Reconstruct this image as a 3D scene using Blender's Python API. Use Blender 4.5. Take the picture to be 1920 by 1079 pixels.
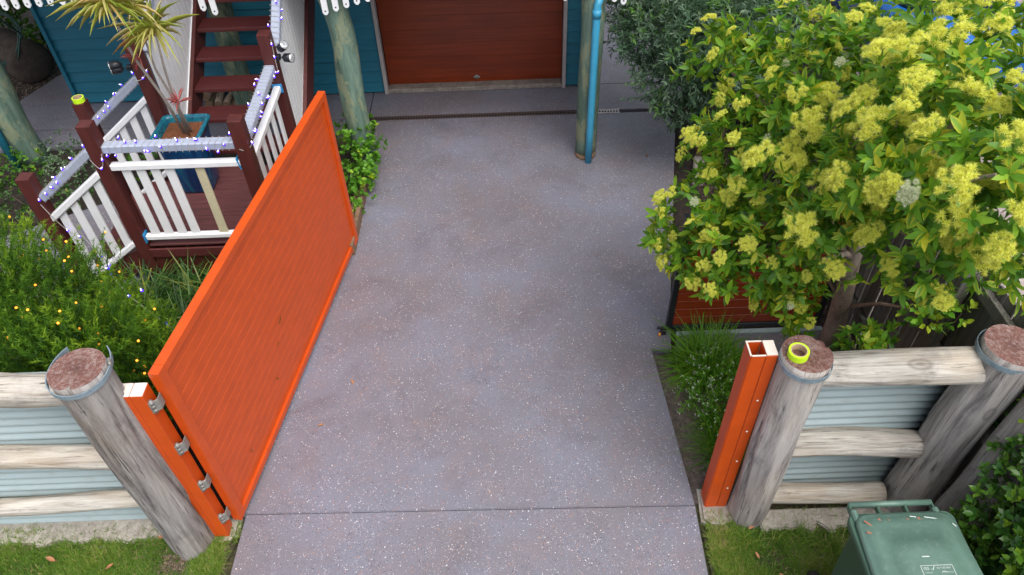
import bpy, bmesh, math, random
import numpy as np
from mathutils import Vector, Matrix, Euler, noise as mnoise

for o in list(bpy.data.objects): bpy.data.objects.remove(o)
S = bpy.context.scene
COL = S.collection
R = math.radians
PI = math.pi

# ------------------------------------------------------------------ camera, world, sun, exposure
cd = bpy.data.cameras.new('camera'); cam = bpy.data.objects.new('camera', cd); COL.objects.link(cam)
cd.sensor_width = 36; cd.lens = 26.06; cd.clip_end = 400; cd.clip_start = .05
_x = Vector((.99931435, -.02604466, -.02631565)); _d = Vector((-.03702483, -.70295536, -.71026962)); _f = Vector((0, .71075697, -.70343767))
cam.matrix_world = Matrix(((_x.x, -_d.x, -_f.x, 0), (_x.y, -_d.y, -_f.y, 0), (_x.z, -_d.z, -_f.z, 5.0), (0, 0, 0, 1)))
S.camera = cam
W = bpy.data.worlds.new('World'); S.world = W; W.use_nodes = True
nt = W.node_tree; bg = nt.nodes['Background']
sk = nt.nodes.new('ShaderNodeTexSky'); sk.sky_type = 'NISHITA'; sk.sun_disc = False
SUN_EL, SUN_AZ = R(62), R(145)        # azimuth measured from +Y towards +X
sk.sun_elevation = SUN_EL; sk.sun_rotation = SUN_AZ; sk.dust_density = 3.0; sk.air_density = 1.0; sk.ozone_density = 1.0
hs = nt.nodes.new('ShaderNodeHueSaturation'); hs.inputs['Saturation'].default_value = .42
nt.links.new(sk.outputs[0], hs.inputs['Color']); nt.links.new(hs.outputs[0], bg.inputs[0])
bg.inputs[1].default_value = .15
sl = bpy.data.lights.new('sun', 'SUN'); sl.energy = 1.5; sl.angle = R(50); sl.color = (1, .95, .88)
so = bpy.data.objects.new('sun', sl); COL.objects.link(so)
sd = Vector((math.sin(SUN_AZ) * math.cos(SUN_EL), math.cos(SUN_AZ) * math.cos(SUN_EL), math.sin(SUN_EL)))
so.rotation_euler = sd.to_track_quat('Z', 'Y').to_euler(); so.location = (0, 0, 12)
S.view_settings.view_transform = 'Standard'; S.view_settings.look = 'None'
S.view_settings.exposure = .78; S.view_settings.gamma = 1

rng = np.random.default_rng(7); random.seed(7)

# ------------------------------------------------------------------ object helpers
def setp(o, label=None, cat=None, group=None, kind=None):
    if label: o['label'] = label
    if cat: o['category'] = cat
    if group: o['group'] = group
    if kind: o['kind'] = kind
    return o
def thing(name, label, cat, loc=(0, 0, 0), group=None):
    o = bpy.data.objects.new(name, None); COL.objects.link(o); o.location = loc; o.empty_display_size = .1
    return setp(o, label, cat, group)
def link(name, me, parent=None):
    o = bpy.data.objects.new(name, me); COL.objects.link(o)
    if parent is not None:
        o.parent = parent
        if parent.parent is None: o.matrix_parent_inverse = Matrix.Translation(parent.location).inverted()
    return o
def bmo(name, bm, m, parent=None, smooth=False):
    me = bpy.data.meshes.new(name); bm.to_mesh(me); bm.free()
    for mm in (m if isinstance(m, (list, tuple)) else [m]): me.materials.append(mm)
    if smooth:
        for p in me.polygons: p.use_smooth = True
    return link(name, me, parent)
_cache = {}
def boxmesh(s, bev, m, seg=1):
    k = (tuple(round(a, 4) for a in s), bev, m.name, seg)
    if k not in _cache:
        bm = bmesh.new(); bmesh.ops.create_cube(bm, size=1)
        bmesh.ops.scale(bm, vec=s, verts=bm.verts)
        if bev: bmesh.ops.bevel(bm, geom=bm.edges[:], offset=bev, segments=seg, affect='EDGES', profile=.6)
        me = bpy.data.meshes.new('box'); bm.to_mesh(me); bm.free(); me.materials.append(m); _cache[k] = me
    return _cache[k]
def bx(name, c, s, m, parent=None, bev=0, rot=None, seg=1):
    """a box part of size s centred at c"""
    o = link(name, boxmesh(s, bev, m, seg), parent); o.location = c
    if rot is not None: o.rotation_euler = rot
    return o
def bar(name, a, b, w, h, m, parent=None, bev=.003, up=(0, 0, 1)):
    """a beam from a to b, w across, h in the up direction"""
    a = Vector(a); b = Vector(b); d = b - a; L = d.length; x = d.normalized()
    y = Vector(up).cross(x).normalized(); z = x.cross(y)
    o = link(name, boxmesh((L, w, h), bev, m), parent)
    M = Matrix((x, y, z)).transposed().to_4x4(); M.translation = (a + b) / 2
    o.rotation_euler = M.to_euler(); o.location = M.translation
    return o
def tube_into(bm, pts, rad, n=6, cap=True):
    pts = [Vector(p) for p in pts]; rings = []
    prev = None
    for i, p in enumerate(pts):
        t = (pts[min(i + 1, len(pts) - 1)] - pts[max(i - 1, 0)]).normalized()
        if prev is None:
            u = t.orthogonal().normalized()
        else:
            u = (prev - t * prev.dot(t))
            u = u.normalized() if u.length > 1e-6 else t.orthogonal().normalized()
        prev = u; v = t.cross(u); r = rad[i] if isinstance(rad, (list, tuple)) else rad
        rings.append([bm.verts.new(p + (u * math.cos(a) + v * math.sin(a)) * r) for a in [2 * PI * k / n for k in range(n)]])
    for A, B in zip(rings, rings[1:]):
        for k in range(n): bm.faces.new((A[k], A[(k + 1) % n], B[(k + 1) % n], B[k]))
    if cap:
        bm.faces.new(rings[0][::-1]); bm.faces.new(rings[-1])
def tube(name, pts, rad, m, parent=None, n=8, cap=True):
    bm = bmesh.new(); tube_into(bm, pts, rad, n, cap); return bmo(name, bm, m, parent, True)
def lathe(name, prof, m, parent=None, n=28, c=(0, 0, 0)):
    bm = bmesh.new(); rings = []
    for r, z in prof:
        rings.append([bm.verts.new((c[0] + r * math.cos(2 * PI * k / n), c[1] + r * math.sin(2 * PI * k / n), c[2] + z)) for k in range(n)])
    for A, B in zip(rings, rings[1:]):
        for k in range(n): bm.faces.new((A[k], A[(k + 1) % n], B[(k + 1) % n], B[k]))
    o = bmo(name, bm, m, parent, True); return o
def jag(x0, x1, y0, y1, seed, n=40, a=.05):
    f = [(x0 + (x1 - x0) * i / n, y0 + a * mnoise.noise(Vector((i * .45, seed, 1))) + a * .5 * mnoise.noise(Vector((i * 1.3, seed, 4)))) for i in range(n + 1)]
    return f + [(x1, y1), (x0, y1)]
def poly(name, pts, z0, z1, m, parent=None, bev=0):
    """an extruded ground polygon"""
    bm = bmesh.new(); lo = [bm.verts.new((x, y, z0)) for x, y in pts]; hi = [bm.verts.new((x, y, z1)) for x, y in pts]
    bm.faces.new(hi); n = len(pts)
    for k in range(n): bm.faces.new((lo[k], lo[(k + 1) % n], hi[(k + 1) % n], hi[k]))
    bmesh.ops.recalc_face_normals(bm, faces=bm.faces[:])
    if bev: bmesh.ops.bevel(bm, geom=[e for e in bm.edges if all(v.co.z > z1 - 1e-5 for v in e.verts)], offset=bev, segments=2, affect='EDGES')
    return bmo(name, bm, m, parent)

# ------------------------------------------------------------------ material helpers
class N:
    def __init__(s, name):
        s.m = bpy.data.materials.new(name); s.m.use_nodes = True; s.t = s.m.node_tree
        s.b = s.t.nodes['Principled BSDF']; s.out = s.t.nodes['Material Output']
    def n(s, kind, **kw):
        nd = s.t.nodes.new('ShaderNode' + kind)
        for k, v in kw.items():
            if k.startswith('_'): setattr(nd, k[1:], v)
            else:
                key = k.replace('__', ' '); nd.inputs[key if not key.isdigit() else int(key)].default_value = v
        return nd
    def l(s, a, b): s.t.links.new(a, b)
    def coord(s, stretch=(1, 1, 1), rnd=True, obj=True):
        tc = s.n('TexCoord'); mp = s.n('Mapping'); mp.inputs['Scale'].default_value = stretch
        s.l(tc.outputs['Object' if obj else 'Generated'], mp.inputs['Vector'])
        if rnd:
            oi = s.n('ObjectInfo'); mu = s.n('Math', _operation='MULTIPLY'); mu.inputs[1].default_value = 37.0
            s.l(oi.outputs['Random'], mu.inputs[0]); cb = s.n('CombineXYZ')
            for i in range(3): s.l(mu.outputs[0], cb.inputs[i])
            s.l(cb.outputs[0], mp.inputs['Location'])
        return mp.outputs[0]
    def noise(s, vec, scale, detail=4, rough=.55, dist=0):
        nd = s.n('TexNoise'); nd.inputs['Scale'].default_value = scale; nd.inputs['Detail'].default_value = detail
        nd.inputs['Roughness'].default_value = rough; nd.inputs['Distortion'].default_value = dist
        s.l(vec, nd.inputs['Vector']); return nd.outputs['Fac']
    def ramp(s, fac, stops):
        nd = s.n('ValToRGB'); e = nd.color_ramp.elements
        while len(e) < len(stops): e.new(.5)
        for el, (p, c) in zip(e, stops):
            el.position = p; el.color = (c[0], c[1], c[2], 1) if not isinstance(c, (int, float)) else (c, c, c, 1)
        s.l(fac, nd.inputs['Fac']); return nd.outputs['Color']
    def mix(s, fac, a, b, mode='MIX'):
        nd = s.n('Mix', _data_type='RGBA', _blend_type=mode)
        for sock, v in ((nd.inputs[0], fac), (nd.inputs[6], a), (nd.inputs[7], b)):
            if isinstance(v, bpy.types.NodeSocket): s.l(v, sock)
            elif isinstance(v, (int, float)): sock.default_value = v
            else: sock.default_value = (v[0], v[1], v[2], 1)
        return nd.outputs[2]
    def math(s, op, a, b=0):
        nd = s.n('Math', _operation=op)
        for i, v in enumerate((a, b)):
            if isinstance(v, bpy.types.NodeSocket): s.l(v, nd.inputs[i])
            else: nd.inputs[i].default_value = v
        return nd.outputs[0]
    def bump(s, h, strength=.3, dist=.01):
        nd = s.n('Bump'); nd.inputs['Strength'].default_value = strength; nd.inputs['Distance'].default_value = dist
        s.l(h, nd.inputs['Height']); s.l(nd.outputs[0], s.b.inputs['Normal'])
    def col(s, c):
        if isinstance(c, bpy.types.NodeSocket): s.l(c, s.b.inputs['Base Color'])
        else: s.b.inputs['Base Color'].default_value = (c[0], c[1], c[2], 1)
    def rough(s, r):
        if isinstance(r, bpy.types.NodeSocket): s.l(r, s.b.inputs['Roughness'])
        else: s.b.inputs['Roughness'].default_value = r

def paint(name, c, rough=.45, var=.12, grime=.25, gcol=None, stretch=(1, 1, 1), scale=6, bump=.08, metal=0, spec=.5):
    """painted or plain surface: base colour with soft wear and a little relief"""
    k = N(name); v = k.coord(stretch)
    n1 = k.noise(v, scale, 5, .6); n2 = k.noise(v, scale * 7, 3, .6)
    lo = [a * (1 - var) for a in c]; hi = [min(1, a * (1 + var)) for a in c]
    base = k.ramp(n1, [(.3, lo), (.7, hi)])
    g = gcol or [a * .55 for a in c]
    f = k.math('MULTIPLY', k.ramp(n2, [(.52, 0), (.75, 1)]), grime)
    k.col(k.mix(f, base, g)); k.rough(rough); k.b.inputs['Metallic'].default_value = metal; k.b.inputs['Specular IOR Level'].default_value = spec
    if bump: k.bump(n2, bump, .004)
    return k.m
def rgb(r, g, b):
    f = lambda v: (v / 255 / 12.92) if v <= 10 else ((v / 255 + .055) / 1.055) ** 2.4
    return (f(r), f(g), f(b))

def m_driveway():
    k = N('flake_coated_concrete'); v = k.coord(rnd=False)
    big = k.noise(v, .9, 4, .6); med = k.noise(v, 3.2, 5, .65); fine = k.noise(v, 260, 2, .7); sp = k.noise(v, 70, 3, .7)
    base = k.ramp(big, [(.32, rgb(112, 107, 112)), (.68, rgb(122, 125, 140))])
    base = k.mix(k.ramp(med, [(.50, 0), (.75, .42)]), base, rgb(132, 113, 110))
    base = k.mix(k.ramp(k.noise(v, 1.7, 6, .7, .5), [(.52, 0), (.70, .42)]), base, rgb(84, 76, 84))
    base = k.mix(k.ramp(fine, [(.3, .55), (.5, 0), (.6, 0)]), base, rgb(60, 55, 66))
    base = k.mix(k.ramp(fine, [(.55, 0), (.78, .55)]), base, rgb(175, 168, 178))
    dens = k.noise(v, 2.3, 4, .7)
    def chips(scale, thr, size, c, base, seed):
        mp = k.n('Mapping'); mp.inputs['Location'].default_value = (seed, seed * 2.3, 0); mp.inputs['Scale'].default_value = (1, 1, .0)
        k.l(v, mp.inputs['Vector'])
        ds = k.n('TexNoise'); ds.inputs['Scale'].default_value = scale * .9; ds.inputs['Detail'].default_value = 1; k.l(mp.outputs[0], ds.inputs['Vector'])
        wv = k.n('VectorMath', _operation='MULTIPLY_ADD'); k.l(ds.outputs['Color'], wv.inputs[0]); wv.inputs[1].default_value = (.7 / scale,) * 3; k.l(mp.outputs[0], wv.inputs[2])
        vo = k.n('TexVoronoi'); vo.inputs['Scale'].default_value = scale; vo.inputs['Randomness'].default_value = 1; k.l(wv.outputs[0], vo.inputs['Vector'])
        sp_ = k.n('SeparateColor'); k.l(vo.outputs['Color'], sp_.inputs[0])
        th = k.math('ADD', thr, k.math('MULTIPLY', k.math('SUBTRACT', dens, .5), -.35))
        a = k.math('GREATER_THAN', sp_.outputs[0], th)
        r_ = k.math('MULTIPLY', sp_.outputs[1], size)
        b = k.math('LESS_THAN', vo.outputs['Distance'], r_)
        return k.mix(k.math('MULTIPLY', a, b), base, c)
    base = chips(92, .93, .42, rgb(214, 212, 214), base, 3)
    base = chips(140, .87, .5, rgb(186, 183, 190), base, 11)
    base = chips(170, .86, .5, rgb(156, 122, 112), base, 19)
    base = chips(95, .94, .45, rgb(176, 128, 106), base, 29)
    base = chips(120, .90, .5, rgb(60, 56, 70), base, 41)
    k.col(base); k.rough(k.ramp(med, [(.3, .34), (.7, .5)])); k.b.inputs['Specular IOR Level'].default_value = .5
    k.bump(k.math('ADD', sp, fine), .25, .003)
    return k.m
def m_weathered(name, dark=(.10, .09, .085), light=(.42, .39, .36), warm=(.36, .27, .18), warmth=.4, stretch=(7, 7, .7)):
    """grey weathered timber with long checks; grain runs along local Z"""
    k = N(name); v = k.coord(stretch)
    n1 = k.noise(v, 1.3, 8, .65, .6); n2 = k.noise(k.coord((1.6, 1.6, .6)), 2.2, 4, .6); n3 = k.noise(k.coord((38, 38, 1.4)), 1.6, 4, .7, .3)
    c = k.ramp(n1, [(.28, dark), (.45, tuple(.55 * a + .45 * b for a, b in zip(light, dark))), (.6, light), (.8, tuple(min(1, a * 1.2) for a in light))])
    c = k.mix(k.math('MULTIPLY', k.ramp(n2, [(.42, 0), (.68, 1)]), warmth), c, warm)
    c = k.mix(k.ramp(n3, [(.32, .85), (.42, 0)]), c, tuple(a * .35 for a in dark))
    c = k.mix(k.ramp(k.noise(k.coord((1, 1, 1)), 3.1, 6, .7), [(.56, 0), (.7, .45)]), c, (.10, .09, .10))
    vo = k.n('TexVoronoi'); vo.inputs['Scale'].default_value = 1; k.l(k.coord((3.2, 3.2, 1.5)), vo.inputs['Vector'])
    c = k.mix(k.ramp(vo.outputs['Distance'], [(.03, .8), (.07, .25), (.10, .55), (.135, 0)]), c, tuple(a * .6 for a in dark))
    k.col(c); k.rough(.85); k.b.inputs['Specular IOR Level'].default_value = .2
    k.bump(k.math('ADD', n1, k.math('MULTIPLY', n3, .8)), .8, .014); return k.m
def m_endgrain():
    k = N('red_end_grain'); v = k.coord(rnd=True); tc = k.n('TexCoord')
    sx = k.n('SeparateXYZ'); k.l(tc.outputs['Object'], sx.inputs[0])
    an = k.math('ARCTAN2', sx.outputs[1], sx.outputs[0]); rad = k.math('POWER', k.math('ADD', k.math('MULTIPLY', sx.outputs[0], sx.outputs[0]), k.math('MULTIPLY', sx.outputs[1], sx.outputs[1])), .5)
    cb = k.n('CombineXYZ'); k.l(k.math('MULTIPLY', an, 5.0), cb.inputs[0]); k.l(k.math('MULTIPLY', rad, 9.0), cb.inputs[1])
    chk = k.noise(cb.outputs[0], 1.6, 5, .7, .4); n1 = k.noise(v, 14, 6, .7, 1.5); n2 = k.noise(v, 60, 4, .7, .8)
    ring = k.math('SINE', k.math('ADD', k.math('MULTIPLY', rad, 520.0), k.math('MULTIPLY', n1, 14.0)))
    c = k.ramp(n1, [(.3, (.13, .05, .04)), (.5, (.24, .105, .08)), (.68, (.40, .29, .26))])
    c = k.mix(k.ramp(ring, [(.2, .35), (.8, 0)]), c, (.10, .045, .04)); c = k.mix(k.ramp(chk, [(.30, .9), (.40, 0)]), c, (.035, .02, .018))
    c = k.mix(k.ramp(n2, [(.5, 0), (.75, .6)]), c, (.5, .42, .40)); k.col(c); k.rough(.92); k.bump(k.math('ADD', k.math('MULTIPLY', chk, 1.5), n2), .9, .012); return k.m
def m_greenpost():
    k = N('peeling_green_paint'); n1 = k.noise(k.coord((9, 9, 1)), 1.2, 7, .7, .4); n2 = k.noise(k.coord((1, 1, .5)), 5, 6, .7)
    c = k.ramp(n1, [(.25, (.035, .045, .03)), (.42, (.075, .125, .095)), (.58, (.13, .21, .165)), (.75, (.22, .28, .20))]); n3 = k.noise(k.coord((26, 26, 1.5)), 1.6, 5, .7); c = k.mix(k.ramp(n3, [(.3, .8), (.42, 0)]), c, (.035, .04, .03))
    c = k.mix(k.ramp(n2, [(.5, 0), (.56, .6)]), c, (.27, .28, .16)); k.col(c); k.rough(.8)
    k.bump(n1, .5, .01); return k.m
def m_garage():
    k = N('red_woodgrain_door'); v = k.coord((.5, 22, 22)); n1 = k.noise(v, 2.2, 8, .65, .5); n2 = k.noise(k.coord((1, 1, 1)), 1.5, 3, .5)
    c = k.ramp(n1, [(.3, (.16, .020, .003)), (.55, (.24, .033, .004)), (.75, (.30, .048, .006))])
    c = k.mix(k.ramp(n2, [(.4, 0), (.7, .35)]), c, (.06, .010, .006)); k.col(c); k.rough(.33); return k.m
def m_boardpaint(name, c, grain=(10, 1, 10), rough=.5, var=.2):
    k = N(name); n1 = k.noise(k.coord(grain), 2.5, 6, .65); n2 = k.noise(k.coord(), 4, 4, .6)
    lo = [a * (1 - var) for a in c]; hi = [min(1, a * (1 + var)) for a in c]
    x = k.ramp(n1, [(.3, lo), (.7, hi)]); x = k.mix(k.ramp(n2, [(.55, 0), (.75, .3)]), x, [a * .6 + .02 for a in c])
    oi = k.n('ObjectInfo'); x = k.mix(k.math('MULTIPLY', oi.outputs['Random'], .25), x, [a * .7 for a in c])
    k.col(x); k.rough(rough); k.bump(n1, .35, .004); return k.m
def m_leaf(name, stops, rough=.42, trans=.28, edge=None, tcol=(.25, .5, .04)):
    """leaf colour runs over the per-leaf attribute rnd; edge colours the leaf margin of some leaves"""
    k = N(name); at = k.n('Attribute'); at.attribute_name = 'rnd'
    c = k.ramp(at.outputs['Fac'], stops)
    v = k.coord(rnd=False); c = k.mix(k.ramp(k.noise(v, 40, 3, .6), [(.4, 0), (.8, .35)]), c, [a * .55 for a in stops[len(stops) // 2][1]])
    if edge:
        ae = k.n('Attribute'); ae.attribute_name = 'edge'
        f = k.math('MULTIPLY', k.math('POWER', ae.outputs['Fac'], 2.0), k.math('GREATER_THAN', k.math('FRACT', k.math('MULTIPLY', at.outputs['Fac'], 57.3)), .80))
        c = k.mix(k.math('MULTIPLY', f, .85), c, edge)
    k.col(c); k.rough(rough); k.b.inputs['Specular IOR Level'].default_value = .3
    if trans:
        tr = k.n('BsdfTranslucent'); k.l(k.mix(.5, c, tcol), tr.inputs['Color']); mx = k.n('MixShader'); mx.inputs[0].default_value = trans
        k.l(k.b.outputs[0], mx.inputs[1]); k.l(tr.outputs[0], mx.inputs[2]); k.l(mx.outputs[0], k.out.inputs[0])
    return k.m
def m_soil(name, a, b, c, scale=14, bump=1.0):
    k = N(name); v = k.coord(rnd=False); n1 = k.noise(v, scale, 8, .75); n2 = k.noise(v, scale * .18, 3, .5); n3 = k.noise(v, scale * 9, 3, .7)
    x = k.ramp(n1, [(.3, a), (.5, b), (.72, c)]); x = k.mix(k.ramp(n2, [(.4, 0), (.7, .5)]), x, a)
    x = k.mix(k.ramp(n3, [(.6, 0), (.75, .6)]), x, c); k.col(x); k.rough(.95); k.bump(k.math('ADD', n1, n3), bump, .02); return k.m
def m_emit(name, c, e, core=None):
    k = N(name); k.col(c); k.b.inputs['Emission Color'].default_value = (*c, 1); k.b.inputs['Emission Strength'].default_value = e; return k.m

M = {}
M['drive'] = m_driveway()
M['log'] = m_weathered('weathered_log', dark=(.13, .12, .125), light=(.44, .41, .39), stretch=(13, 13, 1.1), warmth=.3)
M['logdark'] = m_weathered('darker_weathered_log', dark=(.07, .062, .06), light=(.33, .31, .30), warm=(.27, .20, .14), warmth=.4, stretch=(12, 12, 1.1))
M['rail'] = m_weathered('bleached_log_rail', dark=(.20, .17, .14), light=(.56, .53, .48), warm=(.50, .37, .23), warmth=.45, stretch=(20, 20, 1.5))
M['paling'] = m_weathered('old_fence_paling', dark=(.055, .048, .045), light=(.22, .205, .19), warm=(.085, .10, .045), warmth=.65, stretch=(14, 14, .6))
M['end'] = m_endgrain()
M['green'] = m_greenpost()
M['orange'] = paint('orange_powder_coat', (.54, .072, .008), .40, .09, .3, gcol=(.38, .060, .014), bump=.04, spec=.35)
M['redpanel'] = m_boardpaint('rust_red_board', (.25, .032, .007), (1, 10, 10), .42)
M['black'] = paint('black_powder_coat', (.012, .013, .018), .4, .2, .2, gcol=(.05, .05, .05))
M['steel'] = paint('zinc_steel', (.26, .25, .23), .5, .3, .6, gcol=(.14, .12, .10), metal=.35, scale=30)
M['galv'] = paint('weathered_galvanised_strap', (.24, .31, .36), .55, .25, .5, gcol=(.12, .14, .15), metal=.35, scale=25)
M['cream'] = paint('cream_cap', (.78, .70, .62), .5, .05, .3)
M['corr'] = paint('pale_green_corrugated_steel', (.36, .445, .465), .42, .10, .45, gcol=(.30, .31, .28), metal=.0, scale=4, stretch=(.3, 1, 1))
M['blueboard'] = m_boardpaint('teal_weatherboard_paint', (.010, .155, .235), (1, 8, 8), .55, .15)
M['white'] = paint('white_gloss_paint', (.80, .81, .83), .4, .04, .22, gcol=(.55, .52, .47), scale=9)
M['oldcream'] = paint('cream_primer_paint', (.58, .53, .36), .5, .08, .3)
M['jamb'] = paint('greyed_white_trim', (.42, .38, .37), .55, .1, .3)
M['maroon'] = m_boardpaint('oxblood_timber_paint', (.085, .018, .015), (6, 6, 1.2), .5, .3)
M['tread'] = m_boardpaint('oxblood_tread_paint', (.095, .022, .022), (1, 9, 9), .42, .25)
M['deck'] = m_boardpaint('worn_oxblood_decking', (.125, .040, .040), (1, 10, 10), .6, .35)
M['railgrey'] = paint('lilac_grey_rail_paint', (.36, .40, .50), .45, .08, .3, scale=9)
M['door'] = m_garage()
M['sill'] = m_soil('pebble_sill', (.12, .09, .08), (.34, .29, .25), (.62, .57, .5), 90, .6)
M['pipe'] = paint('blue_pipe_paint', (.045, .31, .50), .4, .1, .35, gcol=(.02, .16, .24), scale=10)
M['pipewhite'] = paint('white_pvc', (.75, .76, .78), .4, .04, .2)
M['concrete'] = m_soil('old_concrete', (.24, .21, .18), (.42, .38, .33), (.60, .56, .50), 16, .5)
M['soil'] = m_soil('dry_garden_soil', (.08, .062, .055), (.19, .155, .14), (.36, .30, .27), 26)
M['darksoil'] = m_soil('dark_garden_soil', (.018, .013, .010), (.05, .036, .026), (.11, .08, .06), 20)
M['dirt'] = m_soil('dirt_verge', (.045, .045, .02), (.10, .095, .04), (.20, .16, .09), 22)
M['pavers'] = m_soil('pinkish_gravel', (.20, .16, .15), (.34, .28, .26), (.5, .44, .42), 12, .4)
M['timber'] = m_boardpaint('garden_edge_timber', (.20, .12, .07), (8, 1, 8), .8, .35)
M['binlid'] = paint('worn_green_bin_plastic', (.090, .165, .132), .42, .14, .5, gcol=(.16, .24, .20), scale=5, bump=.05)
M['bin'] = paint('green_bin_plastic', (.050, .110, .075), .45, .12, .3, gcol=(.07, .14, .10), scale=3, bump=.05)
M['pot'] = None
k = N('glazed_blue_pot'); n1 = k.noise(k.coord((2.2, 2.2, .7)), 3, 5, .6, 1.0)
k.col(k.ramp(n1, [(.3, (.004, .015, .075)), (.5, (.006, .06, .17)), (.66, (.01, .17, .24)), (.8, (.03, .30, .30))])); k.rough(.12); M['pot'] = k.m
k = N('turquoise_glaze'); n1 = k.noise(k.coord(), 22, 5, .7, 1.0)
k.col(k.ramp(n1, [(.35, (.006, .05, .11)), (.6, (.015, .18, .24)), (.8, (.12, .40, .36))])); k.rough(.15); M['glaze2'] = k.m
M['potsoil'] = m_soil('orange_mulch', (.16, .05, .02), (.36, .12, .04), (.5, .22, .10), 40)
M['tape'] = paint('fluoro_green_tape', (.56, .86, .02), .4, .04, .1)
M['core'] = paint('cardboard_core', (.50, .36, .22), .8, .1, .2)
M['bluetape'] = paint('blue_masking_tape', (.02, .24, .52), .6, .1, .2)
M['bark'] = m_weathered('tree_bark', dark=(.12, .095, .075), light=(.40, .33, .27), warm=(.30, .19, .12), warmth=.5, stretch=(5, 5, 1.5))
M['twig'] = paint('brown_twig', (.13, .085, .06), .8, .2, .3)
M['cane'] = paint('grey_cane_stem', (.36, .31, .27), .7, .2, .4, scale=25, stretch=(1, 1, 3))
M['rubber'] = paint('dark_rubber', (.015, .015, .015), .7)
M['hose'] = paint('dark_green_hose', (.010, .05, .035), .45)
M['barrel'] = m_soil('brown_clay_drum', (.03, .022, .018), (.07, .05, .04), (.12, .09, .07), 7, .3)
M['drain'] = paint('grimy_brown_grate', (.075, .055, .05), .6)
M['drainwhite'] = paint('white_grate', (.70, .66, .64), .5)
M['void'] = paint('dark_channel', (.006, .005, .005), .9)
M['lens'] = paint('silver_lamp_glass', (.75, .77, .8), .12, .1, .1, metal=.6)
M['wire'] = paint('clear_light_wire', (.40, .38, .36), .4)
M['wiregreen'] = paint('green_light_wire', (.02, .08, .05), .4)
M['purple'] = m_emit('purple_led', (.07, .012, .85), 1.1)
M['ledcore'] = m_emit('led_core', (.85, .78, 1.0), 2.2)
M['warm'] = m_emit('warm_led', (1.0, .36, .03), .95)
M['carblue'] = paint('metallic_blue_car_paint', (.01, .12, .42), .25, .05, .05, metal=.2)
M['glass'] = paint('dark_car_glass', (.02, .03, .04), .08, .1, .05)
M['roof'] = paint('grey_roof_steel', (.30, .31, .32), .4)
M['orangefoot'] = paint('orange_bolt_foot', (.75, .30, .04), .5)
M['redpaint'] = paint('faded_red_marker_paint', (.30, .12, .07), .7, .2, .6, gcol=(.08, .15, .10), scale=20)
M['print'] = paint('white_print', (.52, .58, .55), .5, .1, .6, gcol=(.3, .38, .34), scale=30)
M['deadleaf'] = paint('dead_leaf', (.36, .16, .07), .7, .3, .3, scale=30)

# leaves
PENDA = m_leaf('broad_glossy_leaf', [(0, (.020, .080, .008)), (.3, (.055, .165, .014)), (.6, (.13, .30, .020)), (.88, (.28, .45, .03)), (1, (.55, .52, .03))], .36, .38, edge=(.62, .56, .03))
OLIVE = m_leaf('grey_green_narrow_leaf', [(0, (.022, .060, .030)), (.35, (.055, .115, .065)), (.7, (.13, .20, .13)), (.86, (.20, .28, .19)), (1, (.10, .24, .03))], .55, .2)
NEEDLE = m_leaf('fine_needle_leaf', [(0, (.010, .042, .006)), (.35, (.035, .105, .008)), (.7, (.10, .215, .010)), (1, (.27, .40, .02))], .6, .35)
STRAP = m_leaf('strap_leaf', [(0, (.010, .040, .008)), (.5, (.026, .085, .012)), (.85, (.085, .17, .03)), (1, (.28, .27, .06))], .38, .15)
HERB = m_leaf('bright_herb_leaf', [(0, (.035, .12, .010)), (.5, (.085, .25, .018)), (.9, (.19, .40, .03)), (1, (.5, .55, .03))], .4, .3)
GRASS = m_leaf('lawn_blade', [(0, (.045, .12, .010)), (.45, (.10, .20, .020)), (.8, (.19, .29, .035)), (.93, (.26, .33, .05)), (1, (.38, .30, .13))], .55, .3)
HEDGE = m_leaf('hedge_leaf', [(0, (.010, .040, .008)), (.4, (.025, .085, .012)), (.75, (.09, .20, .016)), (1, (.24, .36, .025))], .28, .2)
CORDY = m_leaf('dracaena_leaf', [(0, (.22, .32, .03)), (.5, (.50, .52, .10)), (.8, (.68, .62, .28)), (1, (.60, .28, .08))], .4, .3, edge=(.66, .56, .28), tcol=(.6, .5, .1))
PINK = m_leaf('pink_dracaena_leaf', [(0, (.60, .10, .10)), (1, (.72, .28, .25))], .4, .3, tcol=(.7, .2, .2))
SILVER = m_leaf('groundcover_leaf', [(0, (.04, .09, .04)), (.6, (.12, .20, .10)), (1, (.28, .36, .22))], .6, .15)
PETAL = m_leaf('white_petal', [(0, (.65, .66, .6)), (1, (.85, .85, .82))], .6, .3, tcol=(.8, .8, .8))
STAMEN = m_leaf('yellow_stamen', [(0, (.70, .76, .08)), (.5, (.86, .88, .16)), (.95, (.93, .93, .30)), (1, (.85, .60, .08))], .7, .40, tcol=(.9, .88, .2))
STAMENW = m_leaf('pale_stamen', [(0, (.62, .68, .42)), (1, (.82, .84, .66))], .6, .35, tcol=(.8, .8, .5))
NEEDLED = m_leaf('dry_litter', [(0, (.10, .065, .045)), (.6, (.24, .17, .12)), (1, (.42, .33, .26))], .8, .0)

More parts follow.
